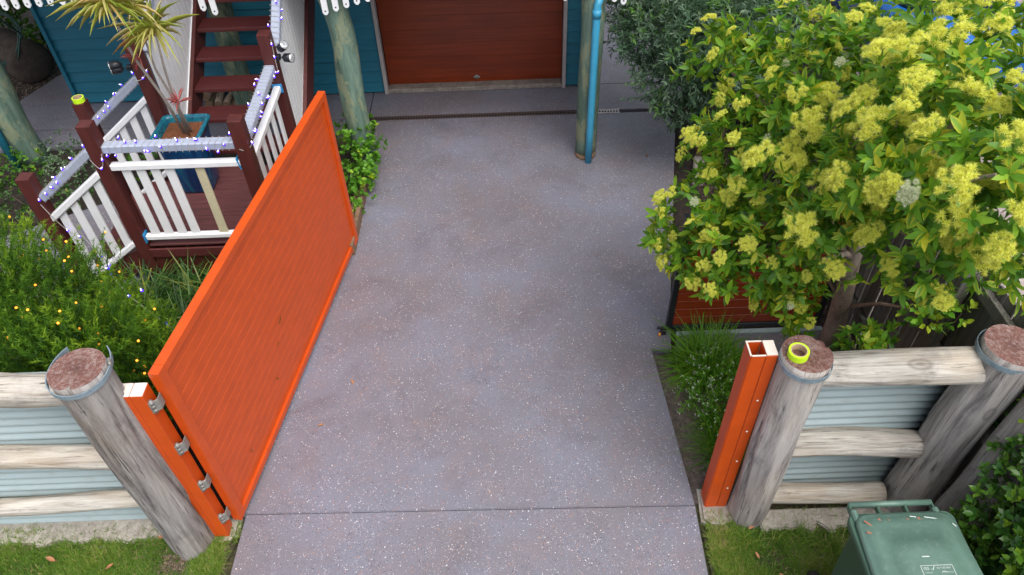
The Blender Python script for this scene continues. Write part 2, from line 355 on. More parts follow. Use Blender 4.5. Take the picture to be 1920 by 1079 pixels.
# ------------------------------------------------------------------ foliage helpers (numpy)
def T_leaf(l=1, w=.35, fold=.12, droop=.15, seg=4):
    V, F, E = [], [], []
    for i in range(seg + 1):
        t = i / seg; ww = w * .5 * math.sin(PI * min(1, (t * .93 + .05))) ** .8
        if i in (0, seg): ww = w * .03
        z = -droop * t * t * l
        V += [(-ww, t * l, z + fold * ww * 2), (0, t * l, z), (ww, t * l, z + fold * ww * 2)]; E += [1, 0, 1]
    for i in range(seg):
        a = i * 3; F += [(a, a + 1, a + 4, a + 3), (a + 1, a + 2, a + 5, a + 4)]
    return np.array(V), np.array(F), np.array(E, float)
def T_blade(seg=3, w=.05):
    V, F = [], []
    for i in range(seg + 1):
        t = i / seg; ww = w * .5 * (1 - t) ** .7 + .002; y = t; z = 0
        V += [(-ww, y, z), (ww, y, z)]
    for i in range(seg): a = i * 2; F.append((a, a + 1, a + 3, a + 2))
    return np.array(V), np.array(F), np.zeros(len(V))
def frames(d, n):
    """d (N,3) leaf direction, n (N,3) rough normal -> (N,3,3) columns x,y,z"""
    d = d / np.linalg.norm(d, axis=1, keepdims=True); x = np.cross(d, n); x /= np.linalg.norm(x, axis=1, keepdims=True) + 1e-9
    z = np.cross(x, d); return np.stack([x, d, z], axis=2)
def scatter(name, T, Mx, P, sc, mat, parent=None, rnd=None, bend=None):
    V, F, E = T; n = len(P)
    VV = V[None] * np.asarray(sc).reshape(n, -1)[:, None, :]
    if bend is not None:                       # extra droop per instance (blades)
        VV = VV.copy(); t = V[:, 1][None]; VV[:, :, 2] -= bend[:, None] * t ** 2 * np.asarray(sc).reshape(n, -1)[:, -2 if np.asarray(sc).ndim > 1 else 0][:, None]
    W_ = np.einsum('nij,nvj->nvi', Mx, VV) + P[:, None, :]
    nv = len(V); me = bpy.data.meshes.new(name)
    verts = W_.reshape(-1, 3); Fa = (F[None] + (np.arange(n) * nv)[:, None, None]).reshape(-1, F.shape[1]); k = F.shape[1]
    me.vertices.add(len(verts)); me.vertices.foreach_set('co', verts.ravel().astype('f'))
    me.loops.add(Fa.size); me.loops.foreach_set('vertex_index', Fa.ravel().astype('i'))
    me.polygons.add(len(Fa)); me.polygons.foreach_set('loop_start', (np.arange(len(Fa)) * k).astype('i'))
    me.polygons.foreach_set('use_smooth', np.ones(len(Fa), bool))
    me.update(calc_edges=True); me.validate()
    r = rng.random(n) if rnd is None else rnd
    a = me.attributes.new('rnd', 'FLOAT', 'POINT'); a.data.foreach_set('value', np.repeat(r, nv).astype('f'))
    a = me.attributes.new('edge', 'FLOAT', 'POINT'); a.data.foreach_set('value', np.tile(E, n).astype('f'))
    me.materials.append(mat); return link(name, me, parent)
def sphere_pts(n):
    v = rng.normal(size=(n, 3)); return v / np.linalg.norm(v, axis=1, keepdims=True)
def lobes_shell(lobes, dens, inner=.35, zmin=None):
    """shoot positions and outward directions over a union of ellipsoid lobes"""
    P, D, dep = [], [], []
    for (x, y, z, r) in lobes:
        n = max(4, int(dens * r * r)); d = sphere_pts(n); q = np.where(rng.random(n) < inner, rng.uniform(.35, .95, n), rng.normal(1, .09, n))
        wob = 1 + .22 * np.sin(d[:, 0] * 4 + x * 9) * np.cos(d[:, 1] * 5 + y * 7) + .12 * np.sin(d[:, 2] * 9 + z * 5)
        p = np.array([x, y, z]) + d * (r * q * wob)[:, None] * np.array([1, 1, .85]); P.append(p); D.append(d); dep.append(q)
    P = np.concatenate(P); D = np.concatenate(D); dep = np.concatenate(dep)
    keep = np.ones(len(P), bool)
    for (x, y, z, r) in lobes:                  # drop shoots buried deep inside another lobe
        keep &= ~((np.linalg.norm(P - np.array([x, y, z]), axis=1) < r * .55) & (rng.random(len(P)) < .75))
    if zmin is not None: keep &= P[:, 2] > zmin
    return P[keep], D[keep], dep[keep]
def rosettes(P, D, k, spread=(.2, 1.1), up=.35):
    """k leaves round every shoot -> (leaf pos, direction, normal)"""
    n = len(P); a = D + np.array([0, 0, up]) + rng.normal(0, .25, D.shape); a /= np.linalg.norm(a, axis=1, keepdims=True)
    h = np.where(np.abs(a[:, 2:3]) < .9, np.array([[0, 0, 1.]]), np.array([[1., 0, 0]])); u = np.cross(a, h); u /= np.linalg.norm(u, axis=1, keepdims=True); w = np.cross(a, u)
    ph = (np.arange(k)[None] * 2.4 + rng.uniform(0, 6.3, (n, 1))); el = rng.uniform(spread[0], spread[1], (n, k))
    rad = np.cos(ph)[..., None] * u[:, None] + np.sin(ph)[..., None] * w[:, None]
    d = rad * np.sin(el)[..., None] + a[:, None] * np.cos(el)[..., None]
    nn = a[:, None] * np.sin(el)[..., None] - rad * np.cos(el)[..., None]
    pos = np.repeat(P[:, None], k, 1) - a[:, None] * (rng.uniform(0, .05, (n, k)))[..., None]
    return pos.reshape(-1, 3), d.reshape(-1, 3), nn.reshape(-1, 3)
def clump(name, c, n, length, width, mat, parent=None, rad=.08, lean=(.15, 1.0), bend=(.3, 1.1), seg=5, sx=1, sy=1, rnd_hi=False):
    """a tuft of arching blades"""
    ph = rng.uniform(0, 2 * PI, n); le = rng.uniform(*lean, n); L = rng.uniform(*length, n)
    d = np.stack([np.cos(ph) * np.sin(le), np.sin(ph) * np.sin(le), np.cos(le)], 1)
    q = np.sqrt(rng.random(n)) * rad; an = rng.uniform(0, 6.3, n)
    P = np.stack([c[0] + np.cos(an) * q * sx, c[1] + np.sin(an) * q * sy, np.full(n, c[2])], 1)
    up = np.tile([0, 0, 1.], (n, 1)) + rng.normal(0, .05, (n, 3)); Mx = frames(d, up)
    sc = np.stack([np.full(n, width) * rng.uniform(.7, 1.3, n), L, L], 1)
    return scatter(name, T_blade(seg, 1.0), Mx, P, sc, mat, parent, rng.uniform(.35, .93, n) if rnd_hi else None, bend=rng.uniform(*bend, n))
def smooth_noise(p, s): return mnoise.noise(Vector(p) * s)

# ------------------------------------------------------------------ SETTING: ground
setp(poly('ground', [(-60, -40), (60, -40), (60, 80), (-60, 80)], -.5, -.06, M['dirt']), kind='structure')
D0 = -.004
# the driveway: every pour is a slab of its own, joints are real gaps
dr = bpy.data.objects.new('driveway', None); COL.objects.link(dr); setp(dr, kind='structure')
def slab(pts, z=0.0): return poly('slab', pts, -.12, z, M['drive'], dr, .006)
slab([(-2.12, -3), (1.33, -3), (1.27, 2.2), (1.285, 2.709), (-2.03, 2.7685)], -.002)
slab([(-2.16, 2.775), (1.285, 2.714), (1.21, 4.20), (1.38, 4.21), (1.44, 4.62), (2.06, 7.75), (2.0, 8.09), (-1.62, 8.11), (-1.62, 7.6), (-1.56, 6.9), (-1.60, 5.82), (-1.78, 5.8), (-1.95, 4.2)], 0)
slab([(-1.72, 8.18), (2.2, 8.16), (2.35, 8.80), (-1.72, 8.80)], .0)
slab([(1.02, 8.81), (2.45, 8.81), (2.9, 13), (1.02, 13)], -.003)
slab([(-8.5, 8.18), (-1.73, 8.19), (-1.73, 8.80), (-8.5, 8.80)], -.003)
slab([(-6.5, 8.81), (-5.62, 8.81), (-5.62, 14), (-6.2, 14), (-6.08, 9.9)], -.002)
slab([(-6.4, 8.1), (-6.4, 7.75), (-4.6, 7.8), (-1.73, 7.85), (-1.73, 8.17), (-6.4, 8.17)], -.006)
slab([(1.40, 4.10), (2.80, 4.14), (2.80, 4.40), (1.46, 4.40)], .0)
for o in dr.children: pass
setp(poly('garden_bed', [(1.21, 4.21), (1.20, 2.75), (2.95, 2.75), (2.95, 4.15), (1.40, 4.09)], -.10, -.035, M['soil']), kind='structure')
setp(poly('side_bed', [(1.45, 4.40), (3.0, 4.42), (3.0, 13), (2.35, 13), (2.0, 8.1), (2.06, 7.75)], -.11, -.045, M['darksoil']), kind='structure')
setp(poly('front_garden', [(-9, 2.78), (-2.17, 2.78), (-1.96, 4.2), (-1.79, 5.8), (-1.6, 7.6), (-4.6, 7.79), (-6.6, 7.74), (-9, 7.74)], -.11, -.04, M['darksoil']), kind='structure')
setp(poly('garden_path', [(-5.2, 5.0), (-4.05, 5.15), (-3.6, 5.4), (-3.6, 6.75), (-4.3, 6.75), (-5.4, 6.1)], -.11, -.01, M['drive'], None, .005), kind='structure')
setp(poly('rear_garden', [(-14, 8.81), (-6.51, 8.81), (-6.09, 9.9), (-6.21, 14), (-6.21, 16), (-14, 16)], -.12, -.04, M['darksoil']), kind='structure')
setp(poly('neighbour_yard', [(3.06, -5), (16, -5), (16, 20), (3.06, 20)], -.12, -.05, M['pavers']), kind='structure')
setp(poly('left_verge', [(-9, -3), (-2.13, -3), (-2.13, 2.3), (-2.05, 2.60), (-9, 2.60)], -.10, -.03, M['dirt']), kind='structure')
setp(poly('right_verge', [(1.335, -3), (3.05, -3), (3.05, 2.52), (1.30, 2.52)], -.10, -.03, M['dirt']), kind='structure')

# ------------------------------------------------------------------ drain across the drive
def drain(name, label, x0, y0, x1, y1, m):
    t = thing(name, label, 'drain', (x0, y0, 0))
    L = math.hypot(x1 - x0, y1 - y0); a = math.atan2(y1 - y0, x1 - x0); w = .075
    cx, cy = (x0 + x1) / 2, (y0 + y1) / 2; nx, ny = -math.sin(a), math.cos(a)
    bx('channel', (cx, cy, -.02), (L, w, .01), M['void'], t, 0, (0, 0, a))
    for s in (-1, 1): bx('frame', (cx + nx * s * w / 2, cy + ny * s * w / 2, -.004), (L, .012, .022), m, t, 0, (0, 0, a))
    bm = bmesh.new(); k = int(L / .034)
    for i in range(k):
        q = (i + .5) / k; r = bmesh.ops.create_cube(bm, size=1, matrix=Matrix.Translation((x0 + (x1 - x0) * q, y0 + (y1 - y0) * q, -.002)) @ Matrix.Rotation(a, 4, 'Z') @ Matrix.Diagonal((.013, w - .014, .014, 1)))
    o = bmo('grate_bars', bm, m, t); o['kind'] = 'stuff'
    return t
drain('drain_grate', 'long grimy brown slotted drain across the driveway before the garage', -1.73, 8.145, 1.0, 8.135, M['drain'])
drain('drain_grate', 'short white slotted drain end piece right of the blue downpipe', 1.003, 8.135, 1.43, 8.125, M['drainwhite'])

# ------------------------------------------------------------------ HOUSE
H = thing('house', 'teal weatherboard house over a garage with a timber roller door', 'house', (0, 8.8, 0))
def boards(x0, x1, y, z0, z1, pitch=.146):
    z = z0; L = x1 - x0
    while z < z1:
        key = ('wb', round(L, 3))
        if key not in _cache:
            bm = bmesh.new(); pr = [(0, 0), (-.026, 0), (-.026, .010), (-.004, pitch - .002), (0, pitch - .002)]
            A = [bm.verts.new((-L / 2, a, b)) for a, b in pr]; B = [bm.verts.new((L / 2, a, b)) for a, b in pr]
            bm.faces.new(A[::-1]); bm.faces.new(B)
            for i in range(5): bm.faces.new((A[i], A[(i + 1) % 5], B[(i + 1) % 5], B[i]))
            bmesh.ops.recalc_face_normals(bm, faces=bm.faces[:])
            me = bpy.data.meshes.new('weatherboard'); bm.to_mesh(me); bm.free(); me.materials.append(M['blueboard']); _cache[key] = me
        o = link('weatherboard', _cache[key], H); o.location = ((x0 + x1) / 2, y, z); z += pitch
boards(-5.56, -1.57, 8.80, .02, 2.3); boards(.80, .985, 8.80, .02, 2.3)
bx('wall', (-3.58, 8.90, 1.15), (4.02, .18, 2.30), M['blueboard'], H)
bx('wall', (.90, 8.90, 1.15), (.20, .18, 2.30), M['blueboard'], H)
bx('wall', (-5.55, 11.6, 1.15), (.08, 5.2, 2.30), M['blueboard'], H)
bx('wall', (.98, 11.6, 1.15), (.06, 5.2, 2.30), M['blueboard'], H)
bx('corner_trim', (-5.585, 8.77, 1.15), (.05, .06, 2.30), M['blueboard'], H, .004)
bx('corner_trim', (1.0, 8.775, 1.15), (.035, .06, 2.30), M['blueboard'], H, .004)
for x in (-1.545, .775): bx('door_jamb', (x, 8.785, 1.15), (.045, .10, 2.30), M['jamb'], H, .004)
bx('door_sill', (-.385, 8.83, .028), (2.28, .16, .06), M['sill'], H, .01)
gd = bx('garage_door', (-.385, 8.93, 1.2), (2.30, .02, 2.36), M['void'], H)
zz = .06
for i in range(12):
    b = link('door_board', boxmesh((2.27, .03, .1823), .0010, M['door']), H); b.location = (-.385, 8.905, zz + .09); zz += .183
lk = lathe('door_lock', [(0, .0), (.03, .002), (.034, .012), (.02, .02), (0, .022)], M['steel'], H, 14); lk.rotation_euler = (R(90), 0, 0); lk.location = (-.36, 8.888, .13)
bx('lock_handle', (-.36, 8.872, .13), (.09, .012, .02), M['steel'], H, .004)
# verandah over the garage front (above the picture) with its joists, bearers, fretwork and roof; unseen floor, upper wall and roof are added for shade
bx('verandah_floor', (.35 - 1.3, 9.0, 2.42), (2.3 + .0, 3.9, .04), M['maroon'], H)
bx('verandah_floor', (-4.85, 9.0, 2.42), (2.7, 3.9, .04), M['maroon'], H)
bx('verandah_floor', (.75, 9.0, 2.42), (1.1, 3.9, .04), M['maroon'], H)
for i in range(9): bx('joist', (-5.9 + i * .9 + (0 if i != 3 else -.15), 8.0, 2.32), (.05, 1.5, .14), M['white'], H)
bx('upper_wall', (-2.4, 9.9, 3.9), (7.0, .12, 2.9), M['blueboard'], H)
bx('verandah_beam', (-4.9, 7.12, 2.33), (2.6, .06, .16), M['white'], H); bx('verandah_beam', (-.3, 7.12, 2.33), (3.2, .06, .16), M['white'], H)
bx('roof', (-1.9, 9.3, 5.30), (10.6, 5.8, .08), M['roof'], H, 0, (R(14), 0, 0))  # unseen roof, widened past the eaves to shade the far driveway
# hanging fretwork battens with pointed, drilled tips
def batten(x, ztip):
    k = 'bat'
    if k not in _cache:
        bm = bmesh.new(); w, L = .028, .42
        out = [(-w, L), (-w, .022), (-.012, .002), (0, 0), (.012, .002), (w, .022), (w, L)]
        A = [bm.verts.new((x_, -.009, z_)) for x_, z_ in out]; B = [bm.verts.new((x_, .009, z_)) for x_, z_ in out]
        bm.faces.new(A); bm.faces.new(B[::-1]); n = len(out)
        for i in range(n): bm.faces.new((A[i], B[i], B[(i + 1) % n], A[(i + 1) % n]))
        c = bmesh.ops.create_circle(bm, segments=10, radius=.008, cap_ends=True, matrix=Matrix.Translation((0, -.0105, .040)) @ Matrix.Rotation(R(90), 4, 'X'))
        for f in bm.faces:
            if len(f.verts) == 10: f.material_index = 1
        me = bpy.data.meshes.new('fretwork_batten'); bm.to_mesh(me); bm.free(); me.materials.append(M['white']); me.materials.append(M['void']); _cache[k] = me
    o = link('fretwork_batten', _cache[k], H); o.location = (x, 7.07, ztip)
for i in range(13):
    batten(-1.715 + i * .107, 1.845 + .034 * i - .0012 * i * i)
for i in range(11):
    x = -4.98 + i * .1125; batten(x, 1.985 + .012 * i - .0006 * i * i)
for x, z in ((-2.78, 1.885), (-2.88, 1.93), (1.10, 1.87), (1.19, 1.84), (.62, 1.9), (.52, 1.93)): batten(x, z)

def post_log(name, a, b, r, mat, parent, seed=0, wob=.02, seg=14, n=22, capmat=None, rect=0, crack=0, endround=.0):
    """a round timber from a to b with uneven girth and optional checks; grain along its axis"""
    a = Vector(a); b = Vector(b); d = b - a; L = d.length; bm = bmesh.new(); rings = []
    rs = random.Random(seed); cr = [(rs.uniform(0, 2 * PI), rs.uniform(.03, .07), rs.uniform(.5, 1), rs.uniform(0, 1)) for _ in range(crack)]
    for i in range(seg + 1):
        t = i / seg; z = t * L; ring = []
        for k in range(n):
            an = 2 * PI * k / n; fd = 1 - .85 * max(0, 1 - (1 - t) * L / .22) if capmat is not None and name == 'log_post' else 1; rr = r * (1 + fd * (.20 if name == 'log_rail' else .12) * mnoise.noise(Vector((math.cos(an) * 1.1, math.sin(an) * 1.1, z * 1.3 + seed * 3.7))) + fd * .05 * mnoise.noise(Vector((math.cos(an) * 3, math.sin(an) * 3, z * 2 + seed))))
            for ca, cw, cl, ph in cr:
                da = abs((an - ca - .25 * math.sin(z * 2 + ph * 6) + PI) % (2 * PI) - PI)
                if da < cw * 2.2: rr -= r * .24 * (1 - da / (cw * 2.2)) * max(0, math.sin(PI * min(1, max(0, (t - ph * .4) / cl)))) 
            if i == 0 or i == seg: rr *= 1 - endround
            ox = wob * mnoise.noise(Vector((z * .9, seed, 3.1))); oy = wob * mnoise.noise(Vector((seed, z * .9, 7.7)))
            ring.append(bm.verts.new((rr * math.cos(an) + ox, rr * math.sin(an) + oy, z)))
        rings.append(ring)
    for A, B in zip(rings, rings[1:]):
        for k in range(n):
            f = bm.faces.new((A[k], A[(k + 1) % n], B[(k + 1) % n], B[k])); f.smooth = True
    f0 = bm.faces.new(rings[0][::-1]); f1 = bm.faces.new(rings[-1]); f0.material_index = f1.material_index = 1 if capmat else 0
    if capmat:
        r2 = bmesh.ops.inset_individual(bm, faces=[f1], thickness=.012, depth=.004)
    me = bpy.data.meshes.new(name); bm.to_mesh(me); bm.free(); me.materials.append(mat)
    if capmat: me.materials.append(capmat)
    o = link(name, me, parent); o.location = a; o.rotation_euler = d.to_track_quat('Z', 'X').to_euler(); return o
post_log('verandah_post', (-1.60, 7.22, -.05), (-1.72, 7.22, 2.3), .128, M['green'], H, 3, .07, 18, crack=2)
post_log('verandah_post', (.915, 7.24, 0), (.915, 7.24, 2.3), .120, M['green'], H, 5, .03, 18, crack=3)
post_log('verandah_post', (-5.62, 7.55, -.05), (-5.62, 7.55, 2.3), .15, M['green'], H, 8, .05, 16, crack=2)
post_log('verandah_post', (-3.28, 8.45, 0), (-3.28, 8.45, 1.55), .14, M['green'], H, 12, .05, 10)
lathe('post_footing', [(0, 0), (.12, 0), (.12, .035), (.10, .045), (0, .045)], M['timber'], H, 12, (.91, 7.215, -.005))
p = [(.93, 7.06, .0), (.93, 7.06, .4), (.935, 7.06, 1.78), (.94, 7.08, 1.84), (.965, 7.10, 1.90)]
dp = tube('downpipe', p, .039, M['pipe'], H, 16); tube('pipe_joiner', [(.935, 7.06, 1.72), (.935, 7.06, 1.80)], .045, M['pipe'], H, 16)
tube('upper_pipe', [(.965, 7.10, 1.90), (.975, 7.10, 2.4)], .041, M['pipewhite'], H, 16)
tube('downpipe', [(-5.80, 7.40, -.03), (-5.80, 7.40, 2.3)], .048, M['pipe'], H, 14)

# ------------------------------------------------------------------ STAIRCASE and landing
ST = thing('timber_staircase', 'oxblood timber stairs with a railed landing and white balusters', 'staircase', (-2.85, 5.38, 0))
XL, XR, Y0, Y1, ZD = -3.47, -2.23, 5.38, 6.62, .45
PW = .118
def newel(x, y, z0, z1, name='newel_post'): return bx(name, (x, y, (z0 + z1) / 2), (PW, PW, z1 - z0), M['maroon'], ST, .007, None, 2)
newel(XL, Y0, -.05, 1.76); newel(XR, Y0, -.05, 1.76); newel(XR + .01, Y1, -.05, 1.90); newel(XL, Y1, -.05, 1.88)
newel(-4.21, Y0, -.05, 1.26); newel(-4.21, Y1 + .0, -.05, 1.26)
for i in range(12):
    y = Y0 + .02 + i * .104; bx('deck_board', ((XL + XR) / 2, y, ZD - .011), (XR - XL + .10, .098, .022), M['deck'], ST, .003)
bx('fascia', ((XL + XR) / 2, Y0 - .062, ZD - .075), (XR - XL - PW - .004, .022, .10), M['tread'], ST, .003)
bx('fascia', ((XL + XR) / 2, Y0 - .030, ZD - .26), (XR - XL - PW - .004, .022, .25), M['maroon'], ST, .003)
bx('fascia', (XR + .045, (Y0 + Y1) / 2, ZD - .12), (.022, Y1 - Y0 - PW, .18), M['maroon'], ST, .003)
bx('bearer', ((XL + XR) / 2, Y0 + .1, ZD - .12), (XR - XL, .07, .14), M['maroon'], ST)
bx('bearer', ((XL + XR) / 2, Y1 - .1, ZD - .12), (XR - XL, .07, .14), M['maroon'], ST)
# front balustrade
def rail(a, b, w=.068, h=.062, m='white', name='handrail', bev=.010): return bar(name, a, b, w, h, M[m], ST, bev)
hp = PW / 2
rail((XL + hp, Y0, 1.52), (XR - hp, Y0, 1.52), .095, .075, 'railgrey')
rail((XL + hp, Y0 - .02, 1.34), (XR - hp - .0, Y0 - .02, 1.34), name='baluster_rail')
rail((XL + hp + .01, Y0 - .02, .545), (XR - hp, Y0 - .02, .545), .06, .055, name='baluster_rail')
for i, x in enumerate([-3.30, -3.175, -3.05, -2.925, -2.665]):
    o = bx('baluster', (x, Y0 - .02, .945), (.078, .022, .76), M['oldcream' if i == 4 else 'white'], ST, .004)
    if i == 4: o['label'] = 'unpainted cream baluster'
# right side balustrade
rail((XR, Y0 + hp, 1.52), (XR, Y1 - hp, 1.57), .095, .075, 'railgrey')
rail((XR + .02, Y0 + hp, 1.34), (XR + .02, Y1 - hp, 1.36), name='baluster_rail')
rail((XR + .02, Y0 + hp, .545), (XR + .02, Y1 - hp, .545), .06, .055, name='baluster_rail')
for i in range(5): bx('baluster', (XR + .02, Y0 + .20 + i * .20, .95), (.022, .078, .77), M['white'], ST, .004)
# left-hand lower flight: treads going down to -X, sloping balustrades on both sides
for i, (x, z) in enumerate([(-3.68, .30), (-3.95, .15)]): bx('tread', (x, (Y0 + Y1) / 2, z), (.29, Y1 - Y0 - PW - .02, .035), M['tread'], ST, .005)
for y in (Y0, Y1):
    bar('stringer', (XL, y, .30), (-4.25, y, -.08), .045, .22, M['maroon'], ST)
    yo = y + (-.02 if y == Y0 else -.02)
    rail((XL - hp, y, 1.50), (-4.21 + hp, y, 1.03), .095, .075, 'railgrey')
    rail((XL - hp, yo, 1.28), (-4.21 - (.04 if y == Y0 else -hp), yo, .80 - (.06 if y == Y0 else 0)), name='baluster_rail')
    rail((XL - hp, yo, .48), (-4.21 + hp, yo, .02), .06, .055, name='baluster_rail')
    for i in range(4):
        x = XL - .135 - i * .15; q = (XL - hp - x) / (XL - hp + 4.21 - hp); zc = (1.28 + .48) / 2 - q * .47
        bx('baluster', (x, yo, zc), (.078, .022, .76), M['white'], ST, .004)
# upper flight
G, RZ = .29, .20
XA, XB = -3.33, -2.24
def nz(y): return .61 + (y - 6.65) * RZ / G
for i in range(8):
    y = 6.65 + i * G; z = .61 + i * RZ; bx('tread', ((XA + XB) / 2, y + .135, z - .022), (XB - XA, .28, .044), M['tread'], ST, .007, None, 2)
ye, ys = 8.62, 6.60
for x in (XA - .025, XB + .108):
    bar('stringer', (x, ys + (.08 if x > XB else -.02), nz(ys + (.08 if x > XB else -.02)) - .14), (x, ye, nz(ye) - .14), .042, .27, M['maroon'], ST)
# boarded side panels on both sides of the flight
def slanted(name, x, y0, y1, lo, hi, th, m):
    bm = bmesh.new(); pts = [(y0, nz(y0) + lo), (y1, nz(y1) + lo), (y1, nz(y1) + hi), (y0, nz(y0) + hi)]
    A = [bm.verts.new((x - th / 2, a, b)) for a, b in pts]; B = [bm.verts.new((x + th / 2, a, b)) for a, b in pts]
    bm.faces.new(A[::-1]); bm.faces.new(B)
    for i in range(4): bm.faces.new((A[i], A[(i + 1) % 4], B[(i + 1) % 4], B[i]))
    bmesh.ops.recalc_face_normals(bm, faces=bm.faces[:]); return bmo(name, bm, m, ST)
for x in (XA - .07, XB + .075):
    y = Y1 + hp + .005
    while y < 8.60:
        slanted('panel_board', x, y, y + .088, .0, 1.08, .016, M['white']); y += .0965
    slanted('panel_trim', x + .012 , Y1 + hp + .004, 8.62, -.035, .012, .035, M['white'])
    bar('handrail', (x - .0, Y1 + hp, nz(Y1) + 1.13), (x, 8.6, nz(8.6) + 1.13), .085, .07, M['railgrey'], ST, .01)
# rail ends wrapped in blue masking tape
def tapebit(c, s, label, rot=None): 
    o = bx('masking_tape', c, s, M['bluetape'], None, .001, rot); setp(o, label, 'masking tape', 'blue masking tape on the rail ends'); return o
tapebit((XR - hp - .015, Y0 - .02, 1.34), (.012, .075, .11), 'blue tape where the front rail meets the right landing post', (0, R(-8), 0))
tapebit((XR + .02, Y1 - hp - .012, 1.36), (.10, .012, .09), 'blue tape at the far end of the side rail below the spotlight')
tapebit((XL + hp + .006, Y0 - .02, .545), (.012, .085, .10), 'blue tape at the foot of the front left landing post')

# tape rolls
def tape_roll(c, label, rot=(0, 0, 0), s=1):
    t = thing('tape_roll', label, 'tape roll', c, 'rolls of fluoro green tape left on post tops'); n = 28
    def ring(name, r0, r1, h, m, lip=0):
        bm = bmesh.new(); pr = [(r0, 0), (r1, 0), (r1, h), (r0, h)]; rings = [[bm.verts.new((a * math.cos(2 * PI * k / n), a * math.sin(2 * PI * k / n), z)) for k in range(n)] for a, z in pr]
        for i in range(4):
            for k in range(n): 
                A, B = rings[i], rings[(i + 1) % 4]; bm.faces.new((A[k], A[(k + 1) % n], B[(k + 1) % n], B[k]))
        bmesh.ops.recalc_face_normals(bm, faces=bm.faces[:])
        o = bmo(name, bm, m, t); o.location = c; o.rotation_euler = rot; return o
    ring('tape_band', .046 * s, .057 * s, .046, M['tape']); ring('cardboard_core', .041 * s, .0455 * s, .048, M['core'])
tape_roll((-4.21, Y1, 1.261), 'fluoro green tape roll on the low maroon post beside the stairs')

# ------------------------------------------------------------------ glazed pot + dracaena
PT = thing('glazed_pot', 'tall square blue glazed pot standing on the landing', 'plant pot', (-3.13, 6.28, ZD))
def pot(cx, cy, z0, z1, wb, wt):
    bm = bmesh.new(); nseg = 10
    def sq(w, z, rr=.045):
        pts = []; h = w / 2 - rr
        for qx, qy, a0 in ((1, 1, 0), (-1, 1, 90), (-1, -1, 180), (1, -1, 270)):
            for j in range(4):
                a = R(a0 + j * 30); pts.append((cx + qx * h + rr * math.cos(a), cy + qy * h + rr * math.sin(a), z))
        return pts
    prof = [(wb, z0), (wb * 1.02, z0 + .03)] + [(wb + (wt - .05 - wb) * (t ** .8), z0 + .03 + (z1 - z0 - .08) * t) for t in [i / 8 for i in range(1, 9)]] + [(wt, z1 - .045), (wt + .01, z1 - .01), (wt - .01, z1), (wt - .06, z1 - .004), (wt - .075, z1 - .03), (wt - .10, z1 - .10)]
    rings = [[bm.verts.new(p) for p in sq(w, z)] for w, z in prof]
    for ri, (A, B) in enumerate(zip(rings, rings[1:])):
        n = len(A)
        for k in range(n):
            f = bm.faces.new((A[k], A[(k + 1) % n], B[(k + 1) % n], B[k])); f.smooth = True; f.material_index = 1 if ri >= len(prof) - 6 else 0
    bm.faces.new(rings[0][::-1]); return bm
bmo('pot_body', pot(-3.16, 6.28, ZD + .002, 1.14, .30, .47), [M['pot'], M['glaze2']], PT)
bx('potting_mulch', (-3.16, 6.28, 1.065), (.355, .375, .03), M['potsoil'], PT, .01)
DP = thing('dracaena_plant', 'tall spiky yellow dracaena with bare canes growing in the blue pot', 'plant', (-3.10, 6.25, 1.09))
T5 = T_leaf(1, 1, .12, 0, 5)
def spiky(head, n, L, w, mat, axis=(0, 0, 1), bend=(.2, .8)):
    a = np.array(axis, float); a /= np.linalg.norm(a); d = sphere_pts(n * 3); d = d[(d @ a) > -.45][:n] + a * .25
    P = np.tile(np.array(head, float), (len(d), 1)) + a * rng.uniform(-.04, .04, (len(d), 1)); k = len(d); LL = rng.uniform(.6, 1.1, k) * L
    return scatter('leaf_head', T5, frames(d, np.tile([0, .02, 1.], (k, 1))), P, np.stack([np.full(k, w), LL, LL], 1), mat, DP, bend=rng.uniform(*bend, k))
base = Vector((-3.10, 6.25, 1.06))
def cane(pts, r=.013): tube('cane', pts, [r * (1 - .3 * i / (len(pts) - 1)) for i in range(len(pts))], M['cane'], DP, 8)
h1 = (-3.17, 5.92, 2.50); h2 = (-2.90, 5.98, 2.24); h3 = (-3.02, 6.05, 1.70)
cane([(-3.13, 6.27, 1.06), (-3.17, 6.22, 1.5), (-3.22, 6.10, 1.95), (-3.17, 5.92, 2.48)], .016); cane([(-3.09, 6.24, 1.06), (-3.07, 6.2, 1.45), (-3.00, 6.10, 1.85), (-2.90, 5.98, 2.23)], .014)
cane([(-3.06, 6.28, 1.06), (-3.09, 6.25, 1.4), (-3.12, 6.18, 1.8), (-3.02, 6.02, 2.38)], .013); cane([(-3.07, 6.22, 1.06), (-3.03, 6.15, 1.4), (-2.98, 6.07, 1.52)], .010)
spiky(h1, 52, .38, .019, CORDY); spiky(h2, 52, .34, .017, CORDY); spiky((-3.02, 6.02, 2.42), 16, .30, .018, CORDY)
spiky((-2.97, 6.06, 1.53), 14, .16, .010, PINK, (0, -.3, 1), (0, .3)); spiky((-3.20, 6.12, 1.95), 9, .15, .010, PINK, (-1, -.3, .2), (0, .3))

